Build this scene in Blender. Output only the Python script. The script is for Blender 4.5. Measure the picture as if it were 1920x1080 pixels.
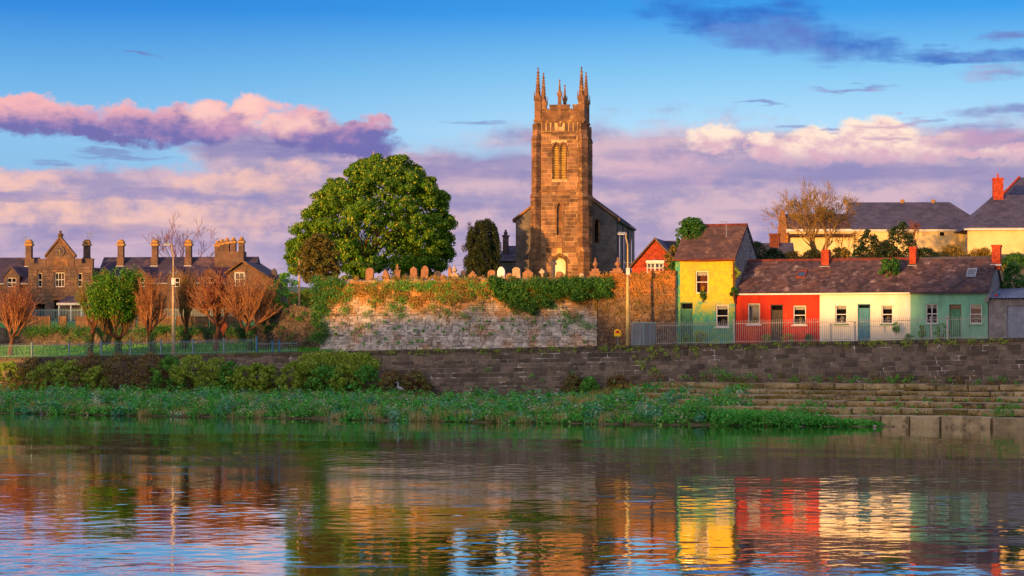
import bpy, math, random
import numpy as np
from mathutils import Vector, Matrix
R = math.radians
random.seed(7); rng = np.random.default_rng(7)
scene = bpy.context.scene
for o in list(bpy.data.objects): bpy.data.objects.remove(o)

# ------------------------------------------------------------------ camera, sky, sun, exposure
F, HY, CZ = 4000.0, 620.0, 6.3          # focal length in photo pixels, horizon row, eye height above the river (m)
SUN_AZ, SUN_EL = R(38), R(4.0)
cd = bpy.data.cameras.new('camera'); cam = bpy.data.objects.new('camera', cd)
scene.collection.objects.link(cam); scene.camera = cam
cam.location = (0, 0, CZ); cam.rotation_euler = (R(90), 0, 0)
cd.sensor_width = 36; cd.lens = 36 * F / 1920; cd.shift_y = (HY - 540) / 1920; cd.clip_end = 9000; cd.clip_start = .5
vs = scene.view_settings
vs.view_transform = 'Standard'; vs.look = 'None'; vs.gamma = 1; vs.use_curve_mapping = False; vs.exposure = 0.32
scene.display_settings.display_device = 'sRGB'
cy = scene.cycles; cy.max_bounces = 5; cy.diffuse_bounces = 2; cy.glossy_bounces = 3; cy.transmission_bounces = 3; cy.transparent_max_bounces = 6; cy.sample_clamp_indirect = 6
sd = bpy.data.lights.new('sun', 'SUN'); sun = bpy.data.objects.new('sun', sd); scene.collection.objects.link(sun)
sd.energy = 4.8; sd.angle = R(.6); sd.color = (1.0, .50, .13)
sdir = Vector((math.sin(SUN_AZ) * math.cos(SUN_EL), math.cos(SUN_AZ) * math.cos(SUN_EL), -math.sin(SUN_EL)))
sun.rotation_euler = sdir.to_track_quat('-Z', 'Y').to_euler(); sun.location = (-60, -120, 60)

def lin(r, g, b):
    def c(x):
        x /= 255.0
        return x / 12.92 if x <= .04045 else ((x + .055) / 1.055) ** 2.4
    return (c(r), c(g), c(b), 1)

class NT:
    def __init__(s, t): s.t = t; s.n = t.nodes; s.l = t.links
    def new(s, ty, **kw):
        n = s.n.new(ty)
        for k, v in kw.items(): setattr(n, k, v)
        return n
    def put(s, sock, v):
        if hasattr(v, 'is_output') or isinstance(v, bpy.types.NodeSocket): s.l.new(v, sock)
        else: sock.default_value = v
    def math(s, op, a, b=0.0, c=None, clamp=False):
        n = s.new('ShaderNodeMath', operation=op, use_clamp=clamp); s.put(n.inputs[0], a); s.put(n.inputs[1], b)
        if c is not None: s.put(n.inputs[2], c)
        return n.outputs[0]
    def vmath(s, op, a, b=None):
        n = s.new('ShaderNodeVectorMath', operation=op); s.put(n.inputs[0], a)
        if b is not None: s.put(n.inputs[1], b)
        return n.outputs[1] if op in ('LENGTH', 'DOT_PRODUCT', 'DISTANCE') else n.outputs[0]
    def comb(s, x, y, z=0.0):
        n = s.new('ShaderNodeCombineXYZ')
        for i, v in enumerate((x, y, z)): s.put(n.inputs[i], v)
        return n.outputs[0]
    def ccol(s, x, y, z):
        n = s.new('ShaderNodeCombineColor')
        for i, v in enumerate((x, y, z)): s.put(n.inputs[i], v)
        return n.outputs[0]
    def mix(s, f, a, b, bt='MIX'):
        n = s.new('ShaderNodeMix', data_type='RGBA', blend_type=bt)
        s.put(n.inputs[0], f); s.put(n.inputs[6], a); s.put(n.inputs[7], b)
        return n.outputs[2]
    def noise(s, vec, scale, detail=3, rough=.55, dist=0.0, out=0):
        n = s.new('ShaderNodeTexNoise'); s.put(n.inputs['Vector'], vec); n.inputs['Scale'].default_value = scale
        n.inputs['Detail'].default_value = detail; n.inputs['Roughness'].default_value = rough; n.inputs['Distortion'].default_value = dist
        return n.outputs[out]
    def smooth(s, v, a, b, lo=0.0, hi=1.0):
        n = s.new('ShaderNodeMapRange', interpolation_type='SMOOTHSTEP')
        s.put(n.inputs[0], v); n.inputs[1].default_value = a; n.inputs[2].default_value = b
        n.inputs[3].default_value = lo; n.inputs[4].default_value = hi
        return n.outputs[0]
    def ramp(s, f, stops, mode='LINEAR'):
        n = s.new('ShaderNodeValToRGB'); s.put(n.inputs[0], f); r = n.color_ramp; r.interpolation = mode
        while len(r.elements) < len(stops): r.elements.new(.5)
        for e, (p, c) in zip(r.elements, stops): e.position = p; e.color = c
        return n.outputs[0]

def build_world():
    w = bpy.data.worlds.new('World'); scene.world = w; w.use_nodes = True
    t = NT(w.node_tree); t.n.clear()
    out = t.new('ShaderNodeOutputWorld'); bg = t.new('ShaderNodeBackground'); t.l.new(bg.outputs[0], out.inputs[0])
    sky = t.new('ShaderNodeTexSky', sky_type='NISHITA'); sky.sun_disc = False
    sky.sun_elevation = SUN_EL; sky.sun_rotation = math.pi + SUN_AZ; sky.air_density = 1; sky.dust_density = 4; sky.ozone_density = 1
    d = t.new('ShaderNodeTexCoord').outputs['Generated']
    sp = t.new('ShaderNodeSeparateXYZ'); t.l.new(d, sp.inputs[0]); x, y, z = sp.outputs
    az = t.math('ARCTAN2', x, y); el = t.math('ARCSINE', z)
    U = t.math('MULTIPLY_ADD', az, F, 960.0); V = t.math('MULTIPLY_ADD', el, -F, HY)      # sky direction in units of 1/4000 rad
    def nz(su, sv, seed, detail=4, rough=.55):
        n = t.new('ShaderNodeTexNoise', noise_dimensions='2D'); t.l.new(t.comb(t.math('MULTIPLY_ADD', U, su, seed * 7.3), t.math('MULTIPLY_ADD', V, sv, seed * 3.1)), n.inputs['Vector'])
        n.inputs['Scale'].default_value = 1.0; n.inputs['Detail'].default_value = detail; n.inputs['Roughness'].default_value = rough
        return n.outputs[0]
    # warped coordinates for ragged and billowing edges
    w1 = t.math('SUBTRACT', nz(1/64, 1/46, 3.0, 5, .6), .5); w2 = t.math('SUBTRACT', nz(1/60, 1/42, 9.0, 5, .6), .5)
    UW = (t.math('MULTIPLY_ADD', w1, 80.0, U), t.math('MULTIPLY_ADD', w2, 54.0, V))
    s1 = t.math('SUBTRACT', nz(1/240, 1/44, 5.0, 4, .6), .5); s2 = t.math('SUBTRACT', nz(1/200, 1/36, 1.0, 4, .6), .5)
    US = (t.math('MULTIPLY_ADD', s1, 170.0, U), t.math('MULTIPLY_ADD', s2, 60.0, V))
    def blobs(vec, items):
        """union of soft ellipses: about 1 - distance, positive inside"""
        acc = None; X_, Y_ = vec
        for (cx, cy, rx, ry, rot) in items:
            a = t.math('MULTIPLY_ADD', X_, 1 / rx, -cx / rx); k = math.tan(R(rot))
            if abs(k) < .06: b = t.math('MULTIPLY_ADD', Y_, 1 / ry, -cy / ry)
            else: b = t.math('MULTIPLY_ADD', Y_, 1 / ry, t.math('MULTIPLY_ADD', X_, -k / ry, (k * cx - cy) / ry))
            v = t.math('MULTIPLY_ADD', a, a, t.math('MULTIPLY', b, b))
            acc = v if acc is None else t.math('MINIMUM', acc, v)
        return t.math('MULTIPLY_ADD', acc, -.5, .5)
    # clear air: the Nishita sky, graded to the deep blue above and pale blue below of the evening
    grad = t.ramp(t.math('MULTIPLY_ADD', el, 1 / .40, 0.0, clamp=True),
        [(0, lin(176, 190, 214)), (.14, lin(164, 200, 226)), (.235, lin(154, 206, 238)), (.30, lin(112, 184, 230)), (.37, lin(44, 144, 222)), (.47, lin(14, 112, 204)), (1, lin(26, 92, 184))])
    nis = t.mix(1.0, sky.outputs[0], (.09, .09, .09, 1), 'MULTIPLY')
    lr = t.smooth(U, 0.0, 1500.0, .70, 1.30)
    grad = t.mix(1.0, grad, t.ccol(lr, t.math('MULTIPLY_ADD', lr, .5, .46), t.math('MULTIPLY_ADD', lr, .2, .8)), 'MULTIPLY')
    col = grad
    # billow texture for shading of the clouds
    b1 = nz(1/230, 1/74, 21.0, 4, .5); b2 = nz(1/420, 1/46, 33.0, 3, .5); b3 = nz(1/52, 1/34, 13.0, 5, .62)
    def cen(v, k): return t.math('MULTIPLY', t.math('SUBTRACT', v, .5), k)
    # 1: wide lavender bank along the horizon, all the way round
    bank = t.math('MAXIMUM', t.smooth(V, 318.0, 420.0, -.35, .6), blobs(UW, [(1250, 420, 640, 200, 0), (1900, 420, 760, 195, 0), (760, 420, 420, 150, -6), (600, 330, 250, 92, 8), (330, 395, 460, 88, -3), (60, 380, 260, 62, 0)]))
    ba = t.smooth(t.math('ADD', bank, cen(b2, .35)), -.06, .20)
    c1 = t.mix(t.smooth(t.math('ADD', b1, cen(b3, .55)), .34, .68), lin(160, 146, 184), lin(206, 174, 190))
    c1 = t.mix(t.math('MULTIPLY', t.smooth(b2, .50, .70), .55), c1, lin(130, 124, 178))
    warm = t.smooth(t.math('ADD', blobs(UW, [(110, 398, 230, 34, 0), (330, 415, 280, 40, 3), (560, 322, 60, 30, 0), (480, 345, 190, 26, 2), (640, 378, 140, 46, 0), (1250, 318, 150, 40, 0), (30, 345, 120, 20, 0), (1238, 247, 46, 12, 0), (870, 255, 40, 14, 0)]), cen(b3, .9)), -.1, .8)
    c1 = t.mix(t.math('MULTIPLY', warm, .85), c1, t.mix(t.smooth(U, 300.0, 1100.0), lin(250, 196, 172), lin(214, 172, 190)))
    c1 = t.mix(t.math('MULTIPLY', t.smooth(V, 400.0, 560.0), .6), c1, lin(190, 168, 194))
    lay = t.smooth(t.math('ADD', blobs(US, [(400, 368, 260, 13, 2), (250, 440, 200, 18, 0), (640, 350, 120, 14, 0), (60, 372, 120, 10, 0), (1150, 340, 200, 20, 0), (1450, 330, 180, 18, 0), (1760, 335, 220, 18, 0), (900, 300, 140, 16, 0)]), cen(b3, .5)), -.15, .7)
    c1 = t.mix(t.math('MULTIPLY', lay, .6), c1, lin(132, 126, 180))
    col = t.mix(t.math('MULTIPLY', ba, .97), col, c1)
    # 2: pink-topped band on the left
    L = [(80, 230, 210, 38, 4), (60, 215, 120, 30, 0), (330, 240, 240, 42, 2), (470, 212, 60, 34, 0), (395, 222, 50, 32, 0), (560, 238, 80, 40, 0), (640, 262, 130, 40, 10), (690, 244, 56, 28, 0), (190, 258, 110, 18, 12), (255, 225, 70, 30, 0)]
    lb = blobs(UW, L); la = t.smooth(t.math('ADD', lb, cen(b3, .42)), -.02, .34)
    lsh = t.smooth(t.math('ADD', t.math('MULTIPLY_ADD', UW[1], -1 / 60, 4.1), cen(b3, 1.6)), -.3, .8)
    vsh = t.smooth(t.math('ADD', V, t.math('ADD', cen(b1, 90.0), cen(b3, 110.0))), 206.0, 268.0)
    lc = t.mix(lsh, lin(196, 146, 182), lin(238, 174, 178)); lc = t.mix(vsh, lc, lin(110, 106, 172))
    lc = t.mix(t.math('MULTIPLY', t.smooth(blobs(UW, [(470, 203, 55, 30, 0), (540, 235, 120, 22, 0), (385, 216, 45, 24, 0)]), -.1, .8), t.math('SUBTRACT', 1.0, t.math('MULTIPLY', vsh, .8))), lc, lin(252, 204, 190))
    col = t.mix(la, col, lc)
    st = blobs(US, [(190, 264, 120, 14, 12), (95, 313, 40, 11, 0), (260, 121, 50, 5, 4), (230, 296, 130, 9, 0), (900, 228, 80, 9, -3), (560, 278, 170, 14, 3), (720, 290, 120, 12, 4)])
    col = t.mix(t.math('MULTIPLY', t.smooth(t.math('ADD', st, cen(b3, .4)), -.05, .8), .75), col, lin(108, 104, 170))
    # 3: cream cumulus on the right
    W = [(1340, 262, 60, 30, 0), (1425, 266, 36, 22, 0), (1530, 266, 58, 34, 0), (1480, 290, 90, 28, 0), (1640, 262, 90, 42, 0), (1600, 290, 140, 32, 0), (1720, 285, 110, 30, 0), (1860, 296, 130, 14, 0), (562, 318, 24, 18, 0)]
    wb = blobs(UW, W); wa = t.math('MULTIPLY', t.smooth(wb, -.04, .34), t.smooth(t.math('ADD', V, cen(b3, 60.0)), 330.0, 285.0))
    wl = t.smooth(t.math('ADD', t.math('MULTIPLY_ADD', UW[1], -1 / 70, 4.0), cen(b3, 2.6)), -.5, .7)
    wc = t.mix(wl, lin(214, 172, 190), lin(252, 226, 206))
    col = t.mix(wa, col, wc)
    # 4: slate-blue and purple streaks on the right
    D = [(1470, 70, 180, 46, 9), (1330, 44, 150, 36, 10), (1610, 102, 160, 30, 6), (1420, 32, 140, 28, 4), (1540, 88, 140, 42, 10), (1790, 118, 180, 14, 4)]
    da = t.smooth(t.math('ADD', blobs(US, D), cen(b3, .5)), -.1, .75)
    col = t.mix(t.math('MULTIPLY', da, .95), col, t.mix(t.smooth(b1, .42, .62), lin(30, 86, 186), lin(84, 108, 190)))
    E = [(1890, 85, 70, 16, 8), (1870, 150, 90, 16, -2), (1880, 222, 130, 18, 0), (1840, 268, 170, 24, 2), (1600, 177, 70, 6, 0), (1440, 200, 55, 5, 0), (1680, 236, 100, 7, 0), (1480, 240, 34, 8, 0), (1665, 268, 40, 9, 8), (1560, 248, 34, 7, 10)]
    ea = t.smooth(t.math('ADD', blobs(US, E), cen(b3, .5)), -.05, .75)
    col = t.mix(t.math('MULTIPLY', ea, .8), col, t.mix(t.smooth(b1, .42, .6), lin(104, 104, 176), lin(178, 136, 180)))
    # high thin cloud out of view, cover and brightness raised to fill the shade
    hc = t.math('MULTIPLY', t.smooth(t.noise(t.vmath('MULTIPLY', d, (1.0, 1.0, 2.2)), 2.6, 4, .6), .38, .62), t.smooth(el, .18, .34))
    col = t.mix(t.math('MULTIPLY', hc, .9), col, lin(244, 226, 226))
    col = t.mix(1.0, col, (.86, .86, .86, 1), 'MULTIPLY')
    sw = t.smooth(t.vmath('DOT_PRODUCT', d, (-math.sin(SUN_AZ), -math.cos(SUN_AZ), 0.0)), -.75, .35, .12, 1.0)
    col = t.mix(sw, col, nis, 'ADD')          # Nishita sky added, weighted towards the low sun behind the viewer for shade fill
    t.l.new(col, bg.inputs[0]); bg.inputs[1].default_value = 1.0
    w.cycles.sampling_method = 'MANUAL'; w.cycles.sample_map_resolution = 256
build_world()

# ------------------------------------------------------------------ helpers
C = scene.collection
def wx(px, Y): return (px - 960) * Y / F
def wz(py, Y): return CZ - (py - HY) * Y / F
class Frame:
    """a place on the ground with a heading: local x to the right along it, local y away from the river"""
    def __init__(s, O, rz):
        s.O = Vector((O[0], O[1])); s.rz = rz; s.ex = Vector((math.cos(rz), math.sin(rz))); s.ey = Vector((-math.sin(rz), math.cos(rz)))
    def w(s, lx, ly=0.0): return s.O + s.ex * lx + s.ey * ly
    def lx(s, px, ly=0.0):
        k = (px - 960) / F; b = s.O + s.ey * ly
        return -(b.x - k * b.y) / (s.ex.x - k * s.ex.y)
    def z(s, py, lx, ly=0.0): return wz(py, s.w(lx, ly).y)
    def pz(s, px, py, ly=0.0): l = s.lx(px, ly); return l, s.z(py, l, ly)
    def sub(s, lx, ly=0.0): return Frame(s.w(lx, ly), s.rz)
Q = Frame((0, 165.0), R(-21.4))
def ztop(u): return 4.98 + .0212 * u

def props(o, label=None, cat=None, group=None, kind=None):
    if label: o['label'] = label
    if cat: o['category'] = cat
    if group: o['group'] = group
    if kind: o['kind'] = kind
    return o
def thing(name, label, cat, loc=(0, 0, 0), rz=0.0, group=None):
    o = bpy.data.objects.new(name, None); C.objects.link(o); o.empty_display_size = .2
    o.location = loc; o.rotation_euler = (0, 0, rz)
    return props(o, label, cat, group)
def link(name, me, parent=None, mat=None, loc=None, scale=None, rot=None):
    o = bpy.data.objects.new(name, me); C.objects.link(o)
    if parent: o.parent = parent
    if loc is not None: o.location = loc
    if scale is not None: o.scale = scale
    if rot is not None: o.rotation_euler = rot
    if mat and not me.materials: me.materials.append(mat)
    return o

class MB:
    def __init__(s): s.v = []; s.f = []
    def add(s, vs, fs):
        b = len(s.v); s.v += [tuple(p) for p in vs]; s.f += [tuple(i + b for i in f) for f in fs]; return s
    BF = [(0, 3, 2, 1), (4, 5, 6, 7), (0, 1, 5, 4), (1, 2, 6, 5), (2, 3, 7, 6), (3, 0, 4, 7)]
    def box(s, x0, x1, y0, y1, z0, z1, j=0.0):
        vs = [(x0, y0, z0), (x1, y0, z0), (x1, y1, z0), (x0, y1, z0), (x0, y0, z1), (x1, y0, z1), (x1, y1, z1), (x0, y1, z1)]
        if j: vs = [(a + random.uniform(-j, j), b + random.uniform(-j, j), c + random.uniform(-j, j)) for a, b, c in vs]
        return s.add(vs, s.BF)
    def mbox(s, m, sx, sy, sz):
        vs = [m @ Vector((a * sx / 2, b * sy / 2, c * sz / 2)) for c in (-1, 1) for (a, b) in ((-1, -1), (1, -1), (1, 1), (-1, 1))]
        return s.add(vs, s.BF)
    def hexa(s, vs): return s.add(vs, s.BF)
    def prism(s, poly, y0, y1):                       # polygon in x-z (counter-clockwise seen from -y), thickness along y
        n = len(poly)
        vs = [(p[0], y0, p[1]) for p in poly] + [(p[0], y1, p[1]) for p in poly]
        fs = [tuple(range(n)), tuple(range(2 * n - 1, n - 1, -1))] + [(i, i + n, (i + 1) % n + n, (i + 1) % n) for i in range(n)]
        return s.add(vs, fs)
    def prismx(s, poly, x0, x1):                      # polygon in y-z, thickness along x
        n = len(poly)
        vs = [(x0, p[0], p[1]) for p in poly] + [(x1, p[0], p[1]) for p in poly]
        fs = [tuple(range(n)), tuple(range(2 * n - 1, n - 1, -1))] + [(i, i + n, (i + 1) % n + n, (i + 1) % n) for i in range(n)]
        return s.add(vs, fs)
    def prismz(s, poly, z0, z1):
        n = len(poly)
        vs = [(p[0], p[1], z0) for p in poly] + [(p[0], p[1], z1) for p in poly]
        fs = [tuple(range(n - 1, -1, -1)), tuple(range(n, 2 * n))] + [(i, (i + 1) % n, (i + 1) % n + n, i + n) for i in range(n)]
        return s.add(vs, fs)
    def quad(s, a, b, c, d): return s.add([a, b, c, d], [(0, 1, 2, 3)])
    def tube(s, pts, rad, n=6, cap=True):
        pts = [Vector(p) for p in pts]; rad = rad if hasattr(rad, '__len__') else [rad] * len(pts)
        base = len(s.v); d0 = (pts[1] - pts[0]).normalized()
        up = Vector((0, 0, 1)) if abs(d0.z) < .9 else Vector((1, 0, 0))
        a = d0.cross(up).normalized()
        for i, p in enumerate(pts):
            d = (pts[min(i + 1, len(pts) - 1)] - pts[max(i - 1, 0)]).normalized()
            a = (a - d * a.dot(d)).normalized(); b = d.cross(a)
            for k in range(n):
                t = 2 * math.pi * k / n; s.v.append(tuple(p + (a * math.cos(t) + b * math.sin(t)) * rad[i]))
        for i in range(len(pts) - 1):
            for k in range(n):
                k2 = (k + 1) % n; s.f.append((base + i * n + k, base + i * n + k2, base + (i + 1) * n + k2, base + (i + 1) * n + k))
        if cap:
            s.f.append(tuple(base + k for k in range(n - 1, -1, -1))); s.f.append(tuple(base + (len(pts) - 1) * n + k for k in range(n)))
        return s
    def lathe(s, prof, c=(0, 0, 0), n=12):            # prof: (radius, z)
        base = len(s.v)
        for r, z in prof:
            for k in range(n):
                t = 2 * math.pi * (k + .5) / n; s.v.append((c[0] + max(r, .001) * math.cos(t), c[1] + max(r, .001) * math.sin(t), c[2] + z))
        for i in range(len(prof) - 1):
            for k in range(n):
                k2 = (k + 1) % n; s.f.append((base + i * n + k, base + i * n + k2, base + (i + 1) * n + k2, base + (i + 1) * n + k))
        s.f.append(tuple(base + k for k in range(n - 1, -1, -1))); s.f.append(tuple(base + (len(prof) - 1) * n + k for k in range(n)))
        return s
    def mesh(s, name, mat, smooth=False):
        me = bpy.data.meshes.new(name); me.from_pydata(s.v, [], s.f); me.update()
        if mat: me.materials.append(mat)
        if smooth: me.polygons.foreach_set('use_smooth', [True] * len(me.polygons))
        return me
    def build(s, name, mat, parent=None, kind=None, smooth=False, label=None, loc=None):
        return props(link(name, s.mesh(name, mat, smooth), parent, None, loc), label, None, None, kind)

def dup(o, parent=None):
    c = o.copy(); C.objects.link(c); c.parent = parent
    for ch in o.children: dup(ch, c)
    return c

def leaf_mesh(name, pos, nrm, size, mat, aspect=.55, droop=None):
    """many small folded leaves: pos (N,3), nrm (N,3), size (N,)"""
    N = len(pos); nrm = nrm / (np.linalg.norm(nrm, axis=1, keepdims=True) + 1e-9)
    r = rng.normal(size=(N, 3))
    if droop is not None: r = r * .6 + np.array(droop)
    a = r - nrm * np.sum(r * nrm, axis=1, keepdims=True); a /= (np.linalg.norm(a, axis=1, keepdims=True) + 1e-9)
    b = np.cross(nrm, a); s = size[:, None]
    asp = (aspect * rng.uniform(.75, 1.3, N))[:, None]
    V = np.empty((N, 4, 3), dtype=np.float32)
    V[:, 0] = pos - a * s * .5; V[:, 1] = pos + b * s * asp * .5 + nrm * s * .12
    V[:, 2] = pos + a * s * .5; V[:, 3] = pos - b * s * asp * .5 + nrm * s * .12
    me = bpy.data.meshes.new(name); me.vertices.add(N * 4); me.vertices.foreach_set('co', V.reshape(-1))
    me.loops.add(N * 4); me.loops.foreach_set('vertex_index', np.arange(N * 4, dtype=np.int32))
    me.polygons.add(N); me.polygons.foreach_set('loop_start', np.arange(0, N * 4, 4, dtype=np.int32))
    me.polygons.foreach_set('loop_total', np.full(N, 4, dtype=np.int32)); me.update(calc_edges=True)
    me.materials.append(mat); return me

def clump_cloud(centres, radii, per, size, flat=.8):
    """leaf positions and normals over the upper side of many clumps"""
    n = len(centres); d = rng.normal(size=(n * per, 3)); d[:, 2] += .35; d /= np.linalg.norm(d, axis=1, keepdims=True)
    rr = np.repeat(radii, per) * rng.uniform(.55, 1.08, n * per)
    p = np.repeat(centres, per, axis=0) + d * rr[:, None] * np.array([1, 1, flat])
    nn = d + rng.normal(scale=.45, size=d.shape); nn[:, 2] += .25
    return p, nn, size * rng.uniform(.65, 1.25, n * per)

# ------------------------------------------------------------------ materials
MATS = {}
def mat(name, c1, c2=None, scale=3.0, rough=.9, bump=0.0, bscale=None, rnd=0.0, src=None, spots=(), lo=.35, hi=.65, spec=.3, stretch=(1, 1, 1), metal=0.0, transl=0.0, rcol=None):
    """colour c1..c2 by world-space noise; rnd: value spread per piece (src 'island' or 'object'); spots: (colour, scale, from, to, amount)"""
    m = bpy.data.materials.new(name); m.use_nodes = True; t = NT(m.node_tree); MATS[name] = m
    bs = t.n['Principled BSDF']; pos = t.new('ShaderNodeNewGeometry')
    P = t.vmath('MULTIPLY', pos.outputs['Position'], stretch)
    col = lin(*c1)
    if c2: col = t.mix(t.smooth(t.noise(P, scale, 5, .6), lo, hi), lin(*c1), lin(*c2))
    rv = None
    if src == 'island': rv = pos.outputs['Random Per Island']
    if src == 'object': rv = t.new('ShaderNodeObjectInfo').outputs['Random']
    if rv is not None and rcol:
        wn = t.new('ShaderNodeTexWhiteNoise', noise_dimensions='1D'); t.put(wn.inputs['W'], t.math('MULTIPLY', rv, 91.7))
        col = t.mix(t.smooth(wn.outputs['Value'], rcol[1], 1.0), col, lin(*rcol[0]))
    for (sc, ss, a, b, am) in spots:
        col = t.mix(t.math('MULTIPLY', t.smooth(t.noise(P, ss, 5, .65), a, b), am), col, lin(*sc))
    if rv is not None and rnd:
        k = t.math('MULTIPLY_ADD', rv, 2 * rnd, 1 - rnd)
        col = t.mix(1.0, col, t.comb(k, k, k), 'MULTIPLY')
    t.put(bs.inputs['Base Color'], col); bs.inputs['Roughness'].default_value = rough; bs.inputs['Metallic'].default_value = metal
    bs.inputs['Specular IOR Level'].default_value = spec
    if bump:
        b = t.new('ShaderNodeBump'); b.inputs['Distance'].default_value = bump; b.inputs['Strength'].default_value = 1.0
        t.l.new(t.noise(P, bscale or scale * 4, 6, .65), b.inputs['Height']); t.l.new(b.outputs[0], bs.inputs['Normal'])
    if transl:
        tr = t.new('ShaderNodeBsdfTranslucent'); t.put(tr.inputs[0], col); mx = t.new('ShaderNodeMixShader'); mx.inputs[0].default_value = transl
        o = t.n['Material Output']; t.l.new(bs.outputs[0], mx.inputs[1]); t.l.new(tr.outputs[0], mx.inputs[2]); t.l.new(mx.outputs[0], o.inputs[0])
    return m
def leafmat(name, c1, c2, c3, amount=.75, scale=.6, transl=.25, rnd=.3):
    return mat(name, c1, c2, scale=scale, rough=.6, src='island', rnd=rnd, rcol=(c3, amount), transl=transl, spec=.25)

m_quay = mat('quay_stone', (100, 88, 76), (126, 110, 92), 1.2, .92, .02, 9, .44, 'object', [((214, 202, 188), 3.5, .66, .74, .6), ((124, 118, 70), .8, .56, .7, .55), ((92, 86, 84), .5, .55, .68, .5)])
m_quayc = mat('quay_stone_far', (100, 88, 76), (126, 110, 92), 1.2, .92, .02, 9, .44, 'island', [((214, 202, 188), 3.5, .66, .74, .6), ((124, 118, 70), .8, .56, .7, .55)])
m_mortar = mat('lime_mortar', (168, 156, 140), (104, 94, 84), 1.3, .95, .01, 20, spots=[((236, 228, 218), .9, .56, .62, .95)])
m_coping = mat('coping_stone', (80, 72, 64), (110, 96, 74), 2.5, .95, .02, 8, .2, 'object', [((104, 100, 44), 1.1, .5, .62, .7)])
m_step = mat('embankment_stone', (190, 168, 122), (152, 132, 94), 1.1, .92, .06, 4, .2, 'object', [((96, 86, 54), .9, .52, .66, .8), ((212, 194, 160), 2.2, .58, .7, .6), ((70, 62, 44), .45, .56, .68, .7)])
m_rubble = mat('rubble_stone', (186, 176, 158), (222, 212, 194), 1.5, .95, .02, 10, .34, 'island', [((196, 136, 62), .5, .5, .64, .5), ((224, 212, 190), 2.2, .62, .72, .7)])
m_rubcore = mat('rubble_mortar', (150, 132, 108), (182, 162, 134), 2.0, .95, .02, 10)
m_rubdark = mat('dark_rubble_stone', (128, 104, 78), (100, 82, 64), 1.5, .95, .02, 10, .35, 'island', [((176, 126, 60), .6, .54, .66, .5)])
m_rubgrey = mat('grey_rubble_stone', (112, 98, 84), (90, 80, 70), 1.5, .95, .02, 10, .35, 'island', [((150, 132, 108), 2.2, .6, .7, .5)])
m_church = mat('church_stone', (160, 116, 80), (126, 92, 66), 1.0, .9, .012, 12, .46, 'object', [((112, 92, 76), .5, .52, .66, .5), ((196, 172, 132), 2.5, .6, .7, .5)])
m_churchm = mat('church_wall', (128, 94, 68), (100, 76, 58), .7, .9, .015, 8, spots=[((188, 160, 120), 1.5, .58, .7, .5)])
m_churchj = mat('church_mortar', (232, 194, 136), (178, 140, 98), 1.0, .92, .006, 20)
m_churchd = mat('church_dressing', (152, 108, 72), (106, 78, 56), 1.2, .88, .01, 14, .3, 'object', spots=[((206, 168, 100), 2.0, .56, .68, .6)])
m_nave = mat('nave_stone', (128, 118, 108), (100, 94, 90), .9, .92, .012, 10, .18, 'island', [((150, 140, 128), 2.0, .6, .7, .4)])
m_louvre = mat('louvre_wood', (226, 186, 96), (204, 160, 76), 3, .7)
m_limewash = mat('pale_door', (250, 238, 190), (236, 220, 168), 2, .7)
m_slate = mat('roof_slate', (70, 54, 56), (92, 70, 68), .6, .75, .006, 10, .42, 'island', [((154, 132, 122), 1.3, .56, .66, .6), ((116, 78, 58), .5, .50, .66, .6), ((46, 38, 42), .4, .54, .66, .6), ((214, 200, 190), 3.4, .70, .74, .8)], stretch=(1, 1, .55))
m_slatey = mat('old_roof_slate', (84, 62, 58), (104, 76, 66), .8, .8, .006, 10, .25, 'island', [((146, 112, 84), 1.3, .55, .68, .5)])
m_slateb = mat('blue_roof_slate', (70, 68, 86), (82, 78, 98), .8, .7, .006, 10, .22, 'island')
m_slatea = mat('almshouse_slate', (58, 54, 72), (74, 62, 76), .6, .75, .006, 10, .25, 'island', [((132, 96, 84), .25, .52, .62, .5)])
m_alms = mat('almshouse_stone', (124, 96, 78), (94, 78, 68), 1.0, .92, .012, 10, .24, 'object', [((158, 132, 100), 2, .58, .7, .5)])
m_almsw = mat('almshouse_wall', (122, 92, 74), (92, 74, 64), 1.2, .92, .012, 8, spots=[((150, 128, 100), 2.5, .55, .68, .5)])
m_brick = mat('red_brick', (196, 80, 44), (160, 60, 36), 3, .9, .008, 25, .15, 'island', [((214, 116, 70), 6, .58, .66, .5)])
m_brickd = mat('dull_brick', (128, 66, 46), (100, 56, 44), 3, .9, .008, 25, .15, 'island')
m_white = mat('white_paint', (236, 232, 222), (214, 208, 194), 4, .55)
m_red = mat('red_render', (210, 60, 28), (190, 48, 26), 1.0, .85, .006, 14, stretch=(1, 1, .35), spots=[((146, 40, 28), .9, .52, .68, .6), ((226, 110, 70), 3.5, .62, .72, .6), ((120, 52, 40), 2.2, .62, .72, .5)])
m_cream = mat('cream_render', (246, 238, 210), (236, 224, 190), 1.0, .85, .005, 14, stretch=(1, 1, .35), spots=[((196, 182, 146), 1.1, .56, .72, .6), ((168, 158, 132), 2.6, .64, .74, .5)])
m_green = mat('green_render', (134, 192, 154), (114, 172, 138), 1.0, .85, .005, 14, stretch=(1, 1, .35), spots=[((86, 136, 104), .9, .54, .7, .6), ((170, 206, 176), 2.4, .62, .72, .5)])
m_grey = mat('grey_render', (152, 144, 136), (126, 120, 114), 1.4, .92, .012, 9, spots=[((186, 180, 172), 3, .58, .68, .6), ((92, 88, 84), 1.8, .6, .7, .6)])
m_steel = mat('painted_steel_door', (146, 152, 162), (126, 134, 146), 2, .5, spots=[((180, 182, 186), 7, .62, .68, .7), ((104, 100, 96), 4, .66, .72, .6)])
m_corr = mat('corrugated_sheet', (112, 122, 142), (92, 100, 120), 1.5, .5)
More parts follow.
